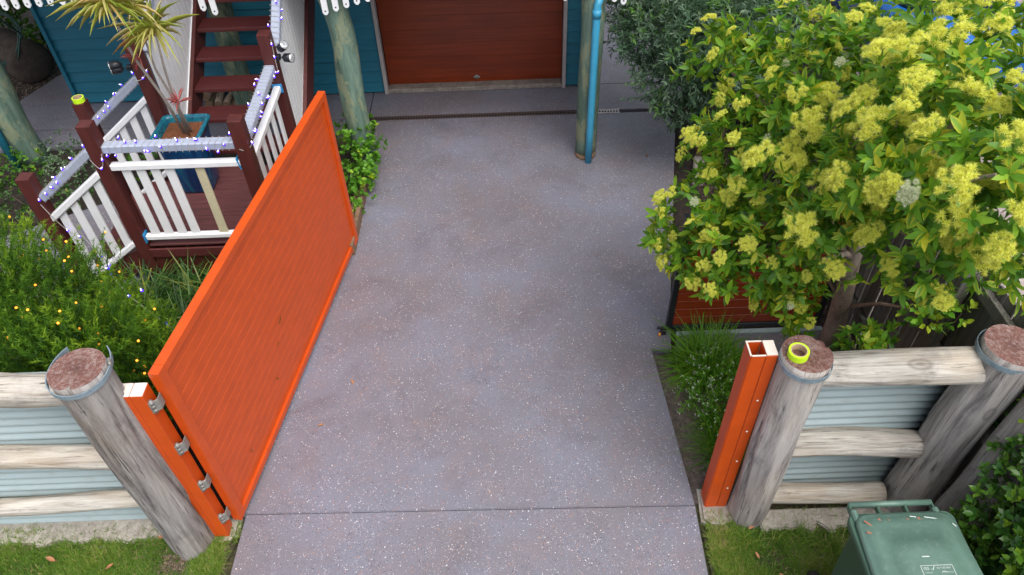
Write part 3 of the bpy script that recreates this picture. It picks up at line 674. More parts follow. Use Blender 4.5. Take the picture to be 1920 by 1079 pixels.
# ------------------------------------------------------------------ spotlights
def spotlight(c, ang, label, px=0):
    t = thing('spotlight', label, 'spotlight', c, 'twin spotlights on the stair posts'); c = Vector(c)
    bx('bracket', c, (.05, .05, .05), M['black'], t, .006)
    for s, q in ((0, ang), (1, ang + .5)):
        d = Vector((math.cos(q), -.35, math.sin(q) * .7 + (.1 if s else -.15))).normalized(); a = c + d * .05 + Vector((0, 0, .05 * s)); b = a + d * .105
        bm = bmesh.new(); tube_into(bm, [a, a + d * .02, a + d * .03, b], [.012, .028, .040, .044], 16)
        h = bmo('lamp_head', bm, M['black'], t, True)
        bm = bmesh.new(); tube_into(bm, [b, b + d * .004, b + d * .012], [.0435, .044, .026], 16); bmo('lens', bm, M['lens'], h, True)
spotlight((XR + .09, 6.60, 1.66), .35, 'black and silver twin spotlight on the right stair post')
spotlight((XL - .09, 6.58, 1.62), PI - .3, 'silver twin spotlight on the left stair post against teal boards')

# ------------------------------------------------------------------ fairy lights
_bulb = {}
def bulb(t, p, core=True, m='purple', r=.0125):
    k = (m, r)
    if k not in _bulb:
        bm = bmesh.new(); bmesh.ops.create_icosphere(bm, subdivisions=1, radius=r); me = bpy.data.meshes.new('bulb'); bm.to_mesh(me); bm.free(); me.materials.append(M[m])
        for q in me.polygons: q.use_smooth = True
        _bulb[k] = me
    o = link('bulb', _bulb[k], t); o.location = p
    if core:
        if 'core' not in _bulb:
            bm = bmesh.new(); tube_into(bm, [(0, 0, -.004), (0, 0, .0155)], .0034, 6); me = bpy.data.meshes.new('bulb_bright_core'); bm.to_mesh(me); bm.free(); me.materials.append(M['ledcore']); _bulb['core'] = me  # white piece stands for the bulb's bright core, the purple sphere for its halo
        c = bpy.data.objects.new('bulb_bright_core', _bulb['core']); COL.objects.link(c); c.parent = o; c.rotation_euler = (random.uniform(.3, 1.3), 0, random.uniform(0, 6.3))
        c.location = (0, -.006, .008)
def light_string(label, segs, loops=()):
    """wire wound round handrails with a bulb every few turns"""
    t = thing('fairy_light_string', label, 'fairy lights', segs[0][0], 'purple fairy lights wound on the handrails'); bm = bmesh.new(); rs = random.Random(len(label))
    for a, b in segs:
        a = Vector(a); b = Vector(b); d = (b - a); L = d.length; x = d.normalized(); y = Vector((0, 0, 1)).cross(x).normalized(); z = x.cross(y)
        n = int(L / .055); pts = []
        for i in range(n * 4):
            c = [(-1, -1), (-1, 1), (1, 1), (1, -1)][i % 4]; q = i / (n * 4)
            pts.append(a + d * q + y * c[0] * .051 + z * c[1] * .041)
        tube_into(bm, pts, .0022, 4, False)
        m = int(L / .062)
        for i in range(m):
            q = (i + rs.random()) / m; s = rs.choice([(-1, .5), (-1, -.9), (-.3, 1.15), (.9, 1.1), (-1.1, -.2), (1.1, .2)])
            bulb(t, a + d * q + y * s[0] * .062 + z * s[1] * .05)
    for lp in loops:
        lp = [Vector(q) for q in lp]; pts = []
        for i in range(9):
            s = i / 8; pts.append(lp[0] * (1 - s) + lp[1] * s + Vector((0, 0, -4 * lp[2].z * s * (1 - s))))
        tube_into(bm, pts, .0035, 5); bulb(t, pts[4]); bulb(t, pts[7])
    bmo('light_wire', bm, M['wire'], t)
light_string('purple fairy lights wound along the front landing handrail', [((XL + hp, Y0, 1.52), (XR - hp, Y0, 1.52))], [((XR - .02, Y0 - .07, 1.50), (XR + .10, Y0 - .01, 1.55), (0, 0, .05))])
light_string('purple fairy lights wound along the side handrail by the orange gate', [((XR, Y0 + hp, 1.52), (XR, Y1 - hp, 1.57))], [((XR + .07, Y1 - .07, 1.55), (XR + .075, Y1 - .05, 1.85), (0, 0, .02))])
light_string('purple fairy lights on the sloping rail nearest the feathery bush', [((XL - hp, Y0, 1.50), (-4.21 + hp, Y0, 1.03))], [((XL - hp, Y0 - .07, 1.45), (XL + hp, Y0 - .07, 1.50), (0, 0, .12)), ((-4.16, Y0 - .07, 1.0), (-3.95, Y0 - .07, .62), (0, 0, .12))])
light_string('purple fairy lights on the sloping rail in front of the teal wall', [((XL - hp, Y1, 1.50), (-4.21 + hp, Y1, 1.03))], [((XL - .07, Y1 - .07, 1.5), (XL + .09, Y1 - .07, 1.62), (0, 0, .04))])
light_string('purple fairy lights climbing the upper stair handrail', [((XB + .075, Y1 + hp, nz(Y1) + 1.13), (XB + .075, 7.9, nz(7.9) + 1.13))])

# ------------------------------------------------------------------ firewood under the stairs
for i in range(11):
    r = random.uniform(.04, .065); x = -3.75 + (i % 5) * .12 + random.uniform(-.02, .02); z = r + .11 * (i // 5)
    t = post_log('firewood_log', (x, 8.34 + random.uniform(-.03, .03), z), (x + random.uniform(-.05, .05), 8.70, z + .02), r, M['bark'], None, 40 + i, .01, 4, 9, M['timber'])
    setp(t, 'split brown firewood log under the stairs, %s row, %s from the left' % (('lowest', 'second', 'top')[i // 5], ('first', 'second', 'third', 'fourth', 'fifth')[i % 5]), 'firewood', 'firewood stacked under the stairs')

# ------------------------------------------------------------------ ORANGE GATE
Ga, Gb = Vector((-2.06, 2.70, 0)), Vector((-1.585, 5.80, 0))      # hinge side, free side
gdv = (Gb - Ga).normalized(); gn = Vector((gdv.y, -gdv.x, 0))      # gn faces the driveway
GT = thing('orange_gate', 'large orange boarded gate leaf standing open along the driveway', 'gate', Ga)
gang = math.atan2(gdv.y, gdv.x); GL = (Gb - Ga).length; z0, z1 = .05, 1.74
def gbox(name, s0, s1, za, zb, th, m, off=0, bev=.004):
    c = Ga + gdv * (s0 + s1) / 2 + gn * off; return bx(name, (c.x, c.y, (za + zb) / 2), (s1 - s0, th, zb - za), m, GT, bev, (0, 0, gang), 2)
gbox('stile', 0, .075, z0, z1, .065, M['orange']); gbox('stile', GL - .06, GL, z0, z1, .065, M['orange'])
gbox('top_rail', .0755, GL - .0605, z1 - .06, z1, .065, M['orange']); gbox('bottom_rail', .0755, GL - .0605, z0, z0 + .06, .065, M['orange'])
nb = 18; bh = (z1 - z0 - .12) / nb
for i in range(nb):
    a = z0 + .06 + i * bh
    if 'gb' not in _cache:
        bm = bmesh.new(); L_ = GL - .141; h_ = bh - .002; pr = [(-.009, -h_ / 2), (-.009, h_ / 2 - .0045), (-.002, h_ / 2), (.009, h_ / 2), (.009, -h_ / 2)]
        A = [bm.verts.new((-L_ / 2, u, v)) for u, v in pr]; B = [bm.verts.new((L_ / 2, u, v)) for u, v in pr]; bm.faces.new(A); bm.faces.new(B[::-1])
        for q in range(5): bm.faces.new((A[q], A[(q + 1) % 5], B[(q + 1) % 5], B[q]))
        bmesh.ops.recalc_face_normals(bm, faces=bm.faces[:]); me = bpy.data.meshes.new('board'); bm.to_mesh(me); bm.free(); me.materials.append(M['orange']); _cache['gb'] = me
    o = link('board', _cache['gb'], GT); c = Ga + gdv * (.0765 + (GL - .141) / 2); o.location = (c.x, c.y, a + bh / 2); o.rotation_euler = (0, 0, gang)
gbox('mid_stile', GL * .33, GL * .33 + .05, z0 + .061, z1 - .061, .03, M['orange'], -.017); gbox('mid_stile', GL * .66, GL * .66 + .05, z0 + .061, z1 - .061, .03, M['orange'], -.017)
for z in (.22, .66, 1.10, 1.54):
    tube('hinge_pin', [(-2.104, 2.625, z - .055), (-2.104, 2.625, z + .055)], .011, M['steel'], GT, 10)
    for q in (-.033, 0, .033): tube('hinge_knuckle', [(-2.104, 2.625, z + q - .014), (-2.104, 2.625, z + q + .014)], .0145, M['steel'], GT, 10)
    bx('hinge_plate', (-2.121, 2.612, z), (.036, .006, .092), M['steel'], GT, .002, (0, 0, R(-14)))
    bx('hinge_plate', (-2.086, 2.632, z), (.036, .006, .092), M['steel'], GT, .002, (0, 0, R(38))); bx('hinge_plate', (-2.073, 2.668, z), (.006, .05, .092), M['steel'], GT, .002)
# left steel posts
GP = thing('steel_gate_post', 'orange double steel hinge post with cream caps beside the left log', 'gate post', (-2.16, 2.64, 0))
for x in (-2.232, -2.154):
    bx('tube', (x, 2.655, .82), (.077, .10, 1.68), M['orange'], GP, .004, None, 2); bx('cap', (x, 2.655, 1.663), (.073, .096, .006), M['cream'], GP, .001)
# right latch post: a channel and a box tube side by side
GR = thing('steel_latch_post', 'orange steel channel latch post right of the driveway, open top', 'gate post', (1.42, 2.75, 0))
a = (0, 0, R(1))
zt = 1.70
bx('channel_side', (1.353, 2.76, zt / 2 - .02), (.006, .11, zt + .04), M['orange'], GR, .001)
bx('channel_side', (1.397, 2.703, zt / 2 - .02), (.082, .006, zt + .04), M['orange'], GR, .001)
bx('channel_side', (1.397, 2.812, zt / 2 - .02), (.082, .006, zt + .04), M['orange'], GR, .001)
bx('channel_rim', (1.353, 2.76, zt + .002), (.009, .115, .005), M['cream'], GR); bx('channel_rim', (1.399, 2.703, zt + .0025), (.080, .009, .005), M['cream'], GR)
bx('channel_rim', (1.399, 2.812, zt + .0025), (.080, .009, .005), M['cream'], GR)
bx('tube', (1.476, 2.757, zt / 2 - .02), (.068, .115, zt + .04), M['orange'], GR, .003); bx('cap', (1.476, 2.757, zt + .005), (.064, .111, .007), M['cream'], GR, .001)
for z in (.25, .6, .95, 1.28): 
    s_ = lathe('screw', [(0, .004), (.006, .003), (.008, 0)], M['cream'], GR, 8); s_.rotation_euler = (R(90), 0, 0); s_.location = (1.475, 2.697, z)
setp(poly('post_footing', [(1.31, 2.60), (1.37, 2.55), (1.45, 2.535), (1.53, 2.56), (1.57, 2.62), (1.60, 2.84), (1.33, 2.86)], -.1, -.012, M['concrete'], None, .02), 'small rough concrete footing under the orange latch post', 'footing')
setp(poly('post_footing', [(-2.25, 2.57), (-2.16, 2.545), (-2.09, 2.56), (-2.06, 2.62), (-2.06, 2.76), (-2.26, 2.77)], -.1, -.010, M['concrete'], None, .02), 'small rough concrete footing under the orange hinge post', 'footing')

# ------------------------------------------------------------------ LOG AND CORRUGATED FENCES
def corrugated(x0, x1, y, z0, z1, t, y1=None):
    y1 = y if y1 is None else y1; bm = bmesh.new(); pitch = .076; n = int((z1 - z0) / pitch * 10); A, B, A2, B2 = [], [], [], []
    for i in range(n + 1):
        z = z0 + (z1 - z0) * i / n; o = -.0095 * math.sin(2 * PI * (z - z0) / pitch)
        A.append(bm.verts.new((x0, y + o, z))); B.append(bm.verts.new((x1, y1 + o, z))); A2.append(bm.verts.new((x0, y + o + .0012, z))); B2.append(bm.verts.new((x1, y1 + o + .0012, z)))
    for i in range(n):
        bm.faces.new((A[i], B[i], B[i + 1], A[i + 1])); bm.faces.new((A2[i + 1], B2[i + 1], B2[i], A2[i])); bm.faces.new((B[i], B2[i], B2[i + 1], B[i + 1]))
    return bmo('corrugated_sheet', bm, M['corr'], t, True)
def band(name, c, r, z, h, a0, a1, parent, flare=0, rise=0, m='galv', th=.004):
    bm = bmesh.new(); n = 40; rows = []
    for i in range(n + 1):
        q = i / n; an = a0 + (a1 - a0) * q; e = abs(q - .5) * 2; rr = r + flare * max(0, e - .6) ** 1.5 * 4; zz_ = z + rise * e ** 2
        cs, sn = math.cos(an), math.sin(an)
        rows.append([bm.verts.new((c[0] + rr2 * cs, c[1] + rr2 * sn, zq)) for rr2, zq in ((rr, zz_ - h / 2), (rr + th, zz_ - h / 2), (rr + th, zz_ + h / 2), (rr, zz_ + h / 2))])
    for A, B in zip(rows, rows[1:]):
        for k in range(4): bm.faces.new((A[k], A[(k + 1) % 4], B[(k + 1) % 4], B[k]))
    bm.faces.new(rows[0]); bm.faces.new(rows[-1][::-1]); bmesh.ops.recalc_face_normals(bm, faces=bm.faces[:])
    return bmo(name, bm, m if not isinstance(m, str) else M[m], parent, False)
FL = thing('log_fence', 'log and pale green corrugated fence left of the orange gate', 'fence', (-3.4, 2.68, 0))
post_log('log_post', (-2.37, 2.60, -.1), (-2.37, 2.60, 1.93), .150, M['logdark'], FL, 21, .02, 24, 64, M['end'], crack=8, endround=.01)
band('steel_strap', (-2.37, 2.60), .160, 1.885, .032, R(-235), R(55), FL, .028, .035, th=.006)
bx('strap_bolt', (-2.215, 2.655, 1.915), (.018, .05, .03), M['steel'], FL, .004, (0, 0, .5))
for z, r in ((1.73, .098), (.975, .080), (.405, .064)):
    post_log('log_rail', (-5.6, 2.69, z), (-2.44 + (.02 if z > 1.5 else 0), 2.69, z - .01), r, M['rail'], FL, int(z * 10), .06, 34, 32, M['rail'], crack=5, endround=.06)
corrugated(-5.6, -2.40, 2.775, -.02, 1.70, FL)
FR = thing('log_fence', 'log and pale green corrugated fence behind the wheelie bin', 'fence', (2.1, 2.7, 0))
post_log('log_post', (1.65, 2.665, -.1), (1.65, 2.665, 1.74), .142, M['log'], FR, 33, .03, 24, 64, M['end'], crack=9, endround=.01)
band('steel_strap', (1.655, 2.665), .1445, 1.685, .034, R(-250), R(70), FR)
post_log('log_post', (2.80, 2.70, -.1), (2.815, 2.68, 1.75), .158, M['log'], FR, 37, .03, 24, 64, M['end'], crack=9, endround=.01)
band('steel_strap', (2.817, 2.682), .161, 1.69, .038, R(-250), R(70), FR)
for z, r, xa, xb in ((1.545, .108, 1.72, 2.80), (.715, .088, 1.66, 2.66), (.15, .078, 1.66, 2.60)):
    post_log('log_rail', (xb, 2.70, z), (xa, 2.73, z - .01), r, M['rail'], FR, int(z * 10) + 3, .05, 22, 32, M['rail'], crack=5, endround=.03)
corrugated(1.70, 2.76, 2.815, -.02, 1.50, FR)
setp(poly('fence_plinth', jag(-5.6, -2.30, 2.60, 2.80, 3, 60), -.1, -.006, M['concrete'], None, .012), 'worn pale concrete plinth under the left log fence', 'plinth')
setp(poly('fence_plinth', jag(1.72, 2.75, 2.50, 2.66, 8, 30, .06), -.1, -.002, M['concrete'], None, .012), 'worn pale concrete plinth in front of the right log fence', 'plinth')
tape_roll((1.595, 2.66, 1.746), 'fluoro green tape roll lying on the right gateway log top', (R(3), R(-4), .3), 1.0)

# ------------------------------------------------------------------ PALING FENCE on the right boundary
PF = thing('paling_fence', 'old grey mossy paling fence along the right boundary', 'fence', (2.99, 5, 0))
y = 1.55; i = 0
while y < 12.5:
    w = .098 + random.uniform(-.008, .008); h = 1.80 + random.uniform(-.03, .03)
    w = round(w * 125) / 125; h = round(h * 50) / 50
    o = bx('paling', (3.0 + .004 * (i % 2) + random.uniform(-.003, .003), y, h / 2 - .04), (.016, w, h), M['paling'], PF, .002, (R(random.uniform(-.5, .5)), R(random.uniform(-.6, .6)), 0))
    y += w + random.uniform(.003, .010); i += 1
def _pr(z): 
    o = bar('fence_rail', (2.965, 1.5, z), (2.965, 12.4, z), .042, .085, M['paling'], PF)
for z in (.28, .95, 1.62): _pr(z)
for yy in (3.35, 5.7, 8.1, 10.5): bx('fence_post', (2.91, yy, .85), (.075, .09, 1.72), M['paling'], PF, .004)
# heavy grey plank fixed to the corner log, toward the street
post_log('corner_pole', (2.90, 2.46, -.1), (2.98, 2.44, 1.72), .085, M['logdark'], PF, 71, .03, 20, 24, M['end'], crack=4)
bar('corner_plank', (2.94, 2.29, -.1), (2.94, 2.29, 1.72), .17, .03, M['paling'], PF, .006, (1, 0, 0))

# ------------------------------------------------------------------ RED BOARDED SIDE GATE
RG = thing('side_gate', 'rust red horizontal board gate in a black frame behind the tree', 'gate', (2.03, 4.44, 0))
x0, x1, gy = 1.385, 2.70, 4.43
for x in (x0, x1): bx('frame', (x, gy, .68), (.05, .05, 1.30), M['black'], RG, .004)
for z in (.06, 1.305): bx('frame', ((x0 + x1) / 2, gy, z), (x1 - x0 - .052, .05, .05), M['black'], RG, .004)
nb = 12; bh = (1.28 - .087) / nb
for i in range(nb): bx('board', ((x0 + x1) / 2, gy - .005, .087 + bh * (i + .5)), (x1 - x0 - .054, .018, bh - .004), M['redpanel'], RG, .003)
bx('bolt_bracket', (1.335, gy - .03, .03), (.05, .05, .06), M['black'], RG, .004); bx('bolt_arm', (1.32, gy - .04, .085), (.10, .02, .02), M['black'], RG, .003)
tube('bolt_foot', [(1.30, gy - .06, .0), (1.30, gy - .06, .035)], .012, M['orangefoot'], RG, 10)
setp(bx('gate_track', (2.1, 4.375, .012), (1.3, .045, .022), M['corr'], None, .003), 'pale steel floor track below the rust red side gate', 'gate track')

# ------------------------------------------------------------------ GOLDEN TREE on the right
GTr = thing('flowering_tree', 'leafy tree covered in fluffy yellow flower heads over the side gate', 'tree', (2.74, 4.15, 0))
tp = [(2.72, 4.15, -.05), (2.68, 4.10, .35), (2.60, 4.03, .8), (2.50, 3.95, 1.25), (2.42, 3.85, 1.7)]
tube('trunk', tp, [.10, .08, .07, .065, .05], M['bark'], GTr, 14)
PL = [(1.32, 3.90, 1.80, .34), (1.66, 3.62, 1.72, .40), (1.78, 3.90, 2.18, .48), (1.98, 3.35, 2.30, .46), (2.10, 4.0, 2.58, .52), (2.12, 3.05, 2.85, .46), (2.20, 2.68, 2.95, .40), (2.45, 3.36, 3.02, .50), (1.95, 4.70, 2.48, .42), (2.60, 4.38, 2.72, .52), (2.25, 2.95, 2.30, .32), (1.56, 4.32, 2.10, .30), (1.84, 3.55, 1.60, .24), (2.48, 2.70, 2.58, .30), (1.36, 3.72, 1.56, .22), (1.86, 3.45, 1.34, .20), (1.38, 3.78, 1.55, .28), (1.60, 5.0, 2.30, .25), (2.60, 3.6, 2.3, .4)]
for (x, y, z, r) in PL:
    a = Vector((2.50, 3.95, 1.25)) if z < 2.2 else Vector((2.42, 3.85, 1.7)); b = Vector((x, y, z)); mid = (a + b) / 2 + Vector((random.uniform(-.08, .08), random.uniform(-.08, .08), .10))
    tube('limb', [a, a * .6 + mid * .4 + Vector((0, 0, .05)), mid, b], [.035, .026, .018, .009], M['bark'], GTr, 7)
for p0, p1 in (((2.62, 4.05, .7), (2.15, 4.0, 1.25)), ((2.58, 4.0, .9), (2.05, 3.75, 1.4)), ((2.64, 4.08, .6), (2.88, 3.5, 1.15))):
    tube('limb', [p0, tuple((u + v) / 2 for u, v in zip(p0, p1))[:2] + ((p0[2] + p1[2]) / 2 + .06,), p1], [.02, .015, .008], M['bark'], GTr, 6)
P, D, dep = lobes_shell(PL, 900, .26)
pos, d, nn = rosettes(P, D, 7, (.35, 1.25), .5); L = rng.uniform(.060, .104, len(pos)); d[:, 2] -= .18
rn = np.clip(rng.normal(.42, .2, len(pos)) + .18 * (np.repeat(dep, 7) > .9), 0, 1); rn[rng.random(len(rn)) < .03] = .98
Mx = frames(d, nn + rng.normal(0, .15, nn.shape)); T6 = T_leaf(1, .36, .10, .22, 4)
# the leaves nearest the camera are leaves of their own, the rest is the crown mass
cp = np.array([0, 0, 5.]); vis = np.repeat(dep, 7) > .96; dist = np.linalg.norm(pos - cp, axis=1) + np.where(vis, 0, 9); dist += np.where((D.repeat(7, 0) * (cp - pos)).sum(1) > 0, 0, 9)
order = np.argsort(dist); pick = order[:1500][::5][:290]; mask = np.ones(len(pos), bool); mask[pick] = False
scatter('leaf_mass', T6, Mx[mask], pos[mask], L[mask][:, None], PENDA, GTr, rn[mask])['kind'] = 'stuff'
lv = []
for q in range(6):
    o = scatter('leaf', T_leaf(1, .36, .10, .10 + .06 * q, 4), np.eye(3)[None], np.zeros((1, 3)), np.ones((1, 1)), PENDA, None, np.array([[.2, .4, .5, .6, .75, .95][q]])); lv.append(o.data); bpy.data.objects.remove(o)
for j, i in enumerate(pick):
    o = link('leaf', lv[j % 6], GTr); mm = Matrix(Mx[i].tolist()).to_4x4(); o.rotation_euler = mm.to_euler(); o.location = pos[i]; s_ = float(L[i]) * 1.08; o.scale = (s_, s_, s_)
# flower heads
fl = []
for q in range(5):
    n = 4600; dd = sphere_pts(n); dd = dd[dd[:, 2] > -.45]; k = len(dd); cen = sphere_pts(34) * rng.uniform(.45, .78, (34, 1)); cen[:, 2] = np.abs(cen[:, 2]) * .7
    own = cen[rng.integers(0, 34, k)]; ln = rng.uniform(.17, .28, k)
    o = scatter('flower_head', T_blade(1, 1.0), frames(dd, sphere_pts(k)), own, np.stack([np.full(k, .040), ln, ln], 1), STAMENW if q == 4 else STAMEN, None)
    fl.append(o.data); bpy.data.objects.remove(o)
tops = np.where((dep > .93) & ((D * (cp - P) / np.linalg.norm(cp - P, axis=1, keepdims=True)).sum(1) > .1) & (D[:, 2] > -.35))[0]; rng.shuffle(tops); used = []; cnt = 0
for i in tops:
    p_ = P[i]; dc = np.linalg.norm(p_ - cp)
    near = p_[1] < 3.6 and p_[2] > 2.3
    r_ = rng.uniform(.052, .078) if not near else rng.uniform(.085, .135)
    gap = .165 if not near else .19
    if any(np.linalg.norm(p_ - u) < gap for u in used): continue
    used.append(p_); white = rng.random() < .05; r_ = r_ * (.6 if white else 1)
    o = link('flower_head', fl[4 if white else cnt % 4], GTr); ax = Vector(D[i]) + Vector((0, 0, .5)); o.rotation_euler = ax.to_track_quat('Z', 'Y').to_euler(); o.location = p_ + np.array(ax.normalized()) * .045
    o.scale = (r_, r_, r_ * .85); cnt += 1
    if rng.random() < .35:
        o = link('flower_head', fl[(cnt + 1) % 4], GTr); o.location = p_ + rng.normal(0, 1, 3) * r_ * .6 + np.array([0, 0, .04]); o.rotation_euler = ax.to_track_quat('Z', 'X').to_euler(); s2 = r_ * .75; o.scale = (s2, s2, s2); cnt += 1

# ------------------------------------------------------------------ grey-green tree by the house corner
OT = thing('grey_green_tree', 'bushy grey green narrow leaved tree at the right house corner', 'tree', (2.3, 7.1, 0))
tube('trunk', [(2.45, 7.1, -.05), (2.38, 7.08, .5), (2.25, 7.05, 1.1)], [.06, .05, .035], M['bark'], OT, 9)
OL = [(1.60, 7.30, 1.50, .42), (1.98, 6.95, 1.62, .50), (1.76, 6.95, 1.08, .32), (1.98, 6.85, .72, .22), (2.40, 6.95, 1.70, .48), (2.32, 6.80, 1.38, .34), (1.48, 7.62, 1.60, .32), (2.10, 6.95, 1.20, .32), (1.75, 7.9, 1.7, .4), (2.5, 7.6, 1.9, .5)]
for (x, y, z, r) in OL: tube('limb', [(2.38, 7.08, .5), ((x + 2.3) / 2, (y + 7.05) / 2, z * .6 + .35), (x, y, z)], [.025, .016, .006], M['bark'], OT, 6)
P, D, dep = lobes_shell(OL, 2300, .35); kk = 15
n = len(P); ax = D + rng.normal(0, .35, D.shape) + np.array([0, -.1, .1]); ax /= np.linalg.norm(ax, axis=1, keepdims=True)
tt = rng.random((n, kk)); rad = sphere_pts(n * kk).reshape(n, kk, 3); d = rad * .8 + ax[:, None] * .75
pos = P[:, None] + ax[:, None] * (tt * .20 - .08)[..., None]
pos = pos.reshape(-1, 3); d = d.reshape(-1, 3); L = rng.uniform(.045, .085, len(pos))
rn = np.clip(np.repeat(rng.normal(.48, .22, n), kk) + rng.normal(0, .1, n * kk), 0, .93); q = np.repeat(rng.random(n) < .07, kk); rn[q] = 1
scatter('crown', T_leaf(1, .22, .1, .08, 2), frames(d, np.tile([0, -.3, 1.], (len(d), 1)) + rng.normal(0, .4, d.shape)), pos, L[:, None], OLIVE, OT, rn)['kind'] = 'stuff'

# ------------------------------------------------------------------ feathery bush with warm lights (left)
BU = thing('feathery_bush', 'bright green feathery bush behind the left log fence', 'bush', (-3.0, 3.5, 0))
BL = [(-3.25, 3.55, 1.52, .38), (-2.66, 3.16, 1.44, .34), (-2.95, 2.98, 1.42, .38), (-2.52, 3.22, 1.18, .28), (-3.02, 3.52, 1.28, .28), (-3.75, 4.05, 1.42, .32), (-2.80, 3.02, 1.40, .34), (-2.42, 3.12, 1.10, .26), (-3.5, 3.3, 1.5, .5), (-2.9, 3.5, .8, .55), (-3.5, 3.9, .9, .5)]
for (x, y, z, r) in BL: tube('stem', [(-3.0, 3.5, -.05), ((x - 3) / 2, (y + 3.5) / 2, z * .5), (x, y, z)], [.03, .018, .006], M['twig'], BU, 6)
P, D, dep = lobes_shell(BL, 4200, .22, .1)
kb = (P[:, 1] > 2.90) | ((P[:, 2] > 1.84) & (P[:, 1] > 2.70)); P, D, dep = P[kb], D[kb], dep[kb]; n = len(P)
kk = 38; ax = D * .8 + np.array([0, 0, .55]) + rng.normal(0, .22, D.shape); ax /= np.linalg.norm(ax, axis=1, keepdims=True)
t_ = rng.random((n, kk)); d = sphere_pts(n * kk).reshape(n, kk, 3) * .75 + ax[:, None] * .75
pos = (P[:, None] + ax[:, None] * (t_ * .16 - .06)[..., None]).reshape(-1, 3); d = d.reshape(-1, 3); L = rng.uniform(.022, .044, len(pos))
lump = np.array([smooth_noise(p, 3.5) for p in P]); rn = np.clip(np.repeat(rng.normal(.52, .12, n) + .35 * lump, kk) + (t_.ravel() - .5) * .55, 0, 1)
m_ = len(pos); scatter('foliage', T_blade(1, 1.0), frames(d, sphere_pts(m_)), pos, np.stack([np.full(m_, .0062), L, L], 1), NEEDLE, BU, rn)['kind'] = 'stuff'
WL = thing('warm_fairy_lights', 'warm yellow fairy lights strung through the feathery bush', 'fairy lights', (-2.9, 3.2, 1.5))
cand = np.where(dep > .97)[0]; rng.shuffle(cand); c_ = [i for i in cand if D[i][2] > .0 or D[i][1] < 0][:110]
wb = bmesh.new()
for j, i in enumerate(c_):
    p_ = P[i] + D[i] * .075; bulb(WL, p_, False, 'warm', .0092)
    if j % 3 == 0:
        tube_into(wb, [p_, p_ + np.array([.0, 0, -.02]) - D[i] * .05, P[i] - D[i] * .12], .002, 4)
bmo('light_wire', wb, M['wiregreen'], WL)['kind'] = 'stuff'
PLg = thing('fairy_light_string', 'stray purple fairy lights trailing over the feathery bush edge', 'fairy lights', (-3.2, 4.4, 1.2), 'purple fairy lights wound on the handrails')
wb = bmesh.new(); pp = [(-3.95, 5.31, .62), (-3.45, 4.75, .75), (-3.15, 4.3, 1.05), (-2.85, 3.95, 1.15), (-2.55, 3.75, 1.05), (-2.42, 3.75, .8)]
tube_into(wb, pp, .003, 4); bmo('light_wire', wb, M['wire'], PLg)
for q in pp[1:] + [(-3.25, 4.45, 1.12), (-2.7, 3.9, 1.25), (-3.0, 4.1, 1.3)]: bulb(PLg, q, True, 'purple', .013)

# ------------------------------------------------------------------ smaller plants
def plant(name, label, c, cat='plant', group=None): return thing(name, label, cat, c, group)
for i, (x, y, lab, n) in enumerate([(-3.42, 5.02, 'dark strappy plant below the landing, nearest the white sloping rail', 170), (-3.02, 5.06, 'dark strappy plant under the maroon landing edge, beside the orange gate', 190), (-2.95, 4.62, 'strappy plant with yellowing blades between the bush and the orange gate', 190), (-3.30, 4.60, 'dark strappy plant in the shade behind the feathery bush', 150), (-2.62, 5.02, 'strappy plant against the back of the orange gate', 110)]):
    t = plant('strappy_plant', lab, (x, y, -.04), group='strappy plants below the landing'); clump('blades', (x, y, -.04), n, (.34, .60), .021, STRAP, t, .12, (.15, 1.1), (.3, 1.2))['kind'] = 'stuff'
def leafy(name, label, lobes, dens, k, size, mat, w=.5, cat='plant', group=None, stem=None, zmin=.0, spread=(.3, 1.3), tmpl=None, rmean=.5, white=0):
    x, y = lobes[0][0], lobes[0][1]; t = plant(name, label, (x, y, -.04), cat, group)
    P, D, dep = lobes_shell(lobes, dens, .4, zmin); pos, d, nn = rosettes(P, D, k, spread, .6)
    L = rng.uniform(size * .7, size * 1.25, len(pos)); rn = np.clip(np.repeat(rng.normal(rmean, .2, len(P)), k) + rng.normal(0, .08, len(pos)), 0, .97)
    scatter('foliage', tmpl or T_leaf(1, w, .1, .15, 3), frames(d, nn), pos, L[:, None], mat, t, rn)['kind'] = 'stuff'
    bm = bmesh.new()
    for (a, b, c, r) in lobes: tube_into(bm, [(x, y, -.05), ((x + a) / 2, (y + b) / 2, c * .5), (a, b, c)], [.008, .005, .003], 5)
    bmo('stems', bm, M['twig'], t)
    if white:
        top = np.where((dep > .9) & (D[:, 2] > -.2))[0]; rng.shuffle(top); top = top[:white]; P2 = P[top] + D[top] * .03; pos, d, nn = rosettes(P2, D[top], 5, (1.1, 1.5), .8)
        scatter('flowers', T_leaf(1, .7, .0, .0, 2), frames(d, nn), pos, np.full((len(pos), 1), .0085), PETAL, t)['kind'] = 'stuff'
    return t
leafy('herb_plant', 'bright green leafy herb bush in the timber edged bed behind the gate', [(-1.66, 6.85, .30, .24), (-1.55, 6.90, .30, .18), (-1.68, 7.15, .38, .24), (-1.72, 7.38, .42, .20), (-1.68, 6.60, .26, .20), (-1.63, 6.35, .14, .13), (-1.56, 6.65, .22, .14)], 1500, 7, .042, HERB, .75, spread=(.6, 1.5))
leafy('herb_plant', 'small yellowing herb beside the free end of the orange gate', [(-1.66, 6.15, .06, .08), (-1.68, 6.05, .04, .06)], 1500, 6, .04, HERB, .8, rmean=.92)
t = plant('grass_tuft', 'tall green grass tuft beside the rust red side gate', (1.66, 4.0, -.04), group='grass tufts in the gateway bed'); clump('blades', (1.66, 4.0, -.04), 900, (.22, .46), .013, HERB, t, .17, (.05, 1.15), (.2, 1.0), rnd_hi=True)['kind'] = 'stuff'
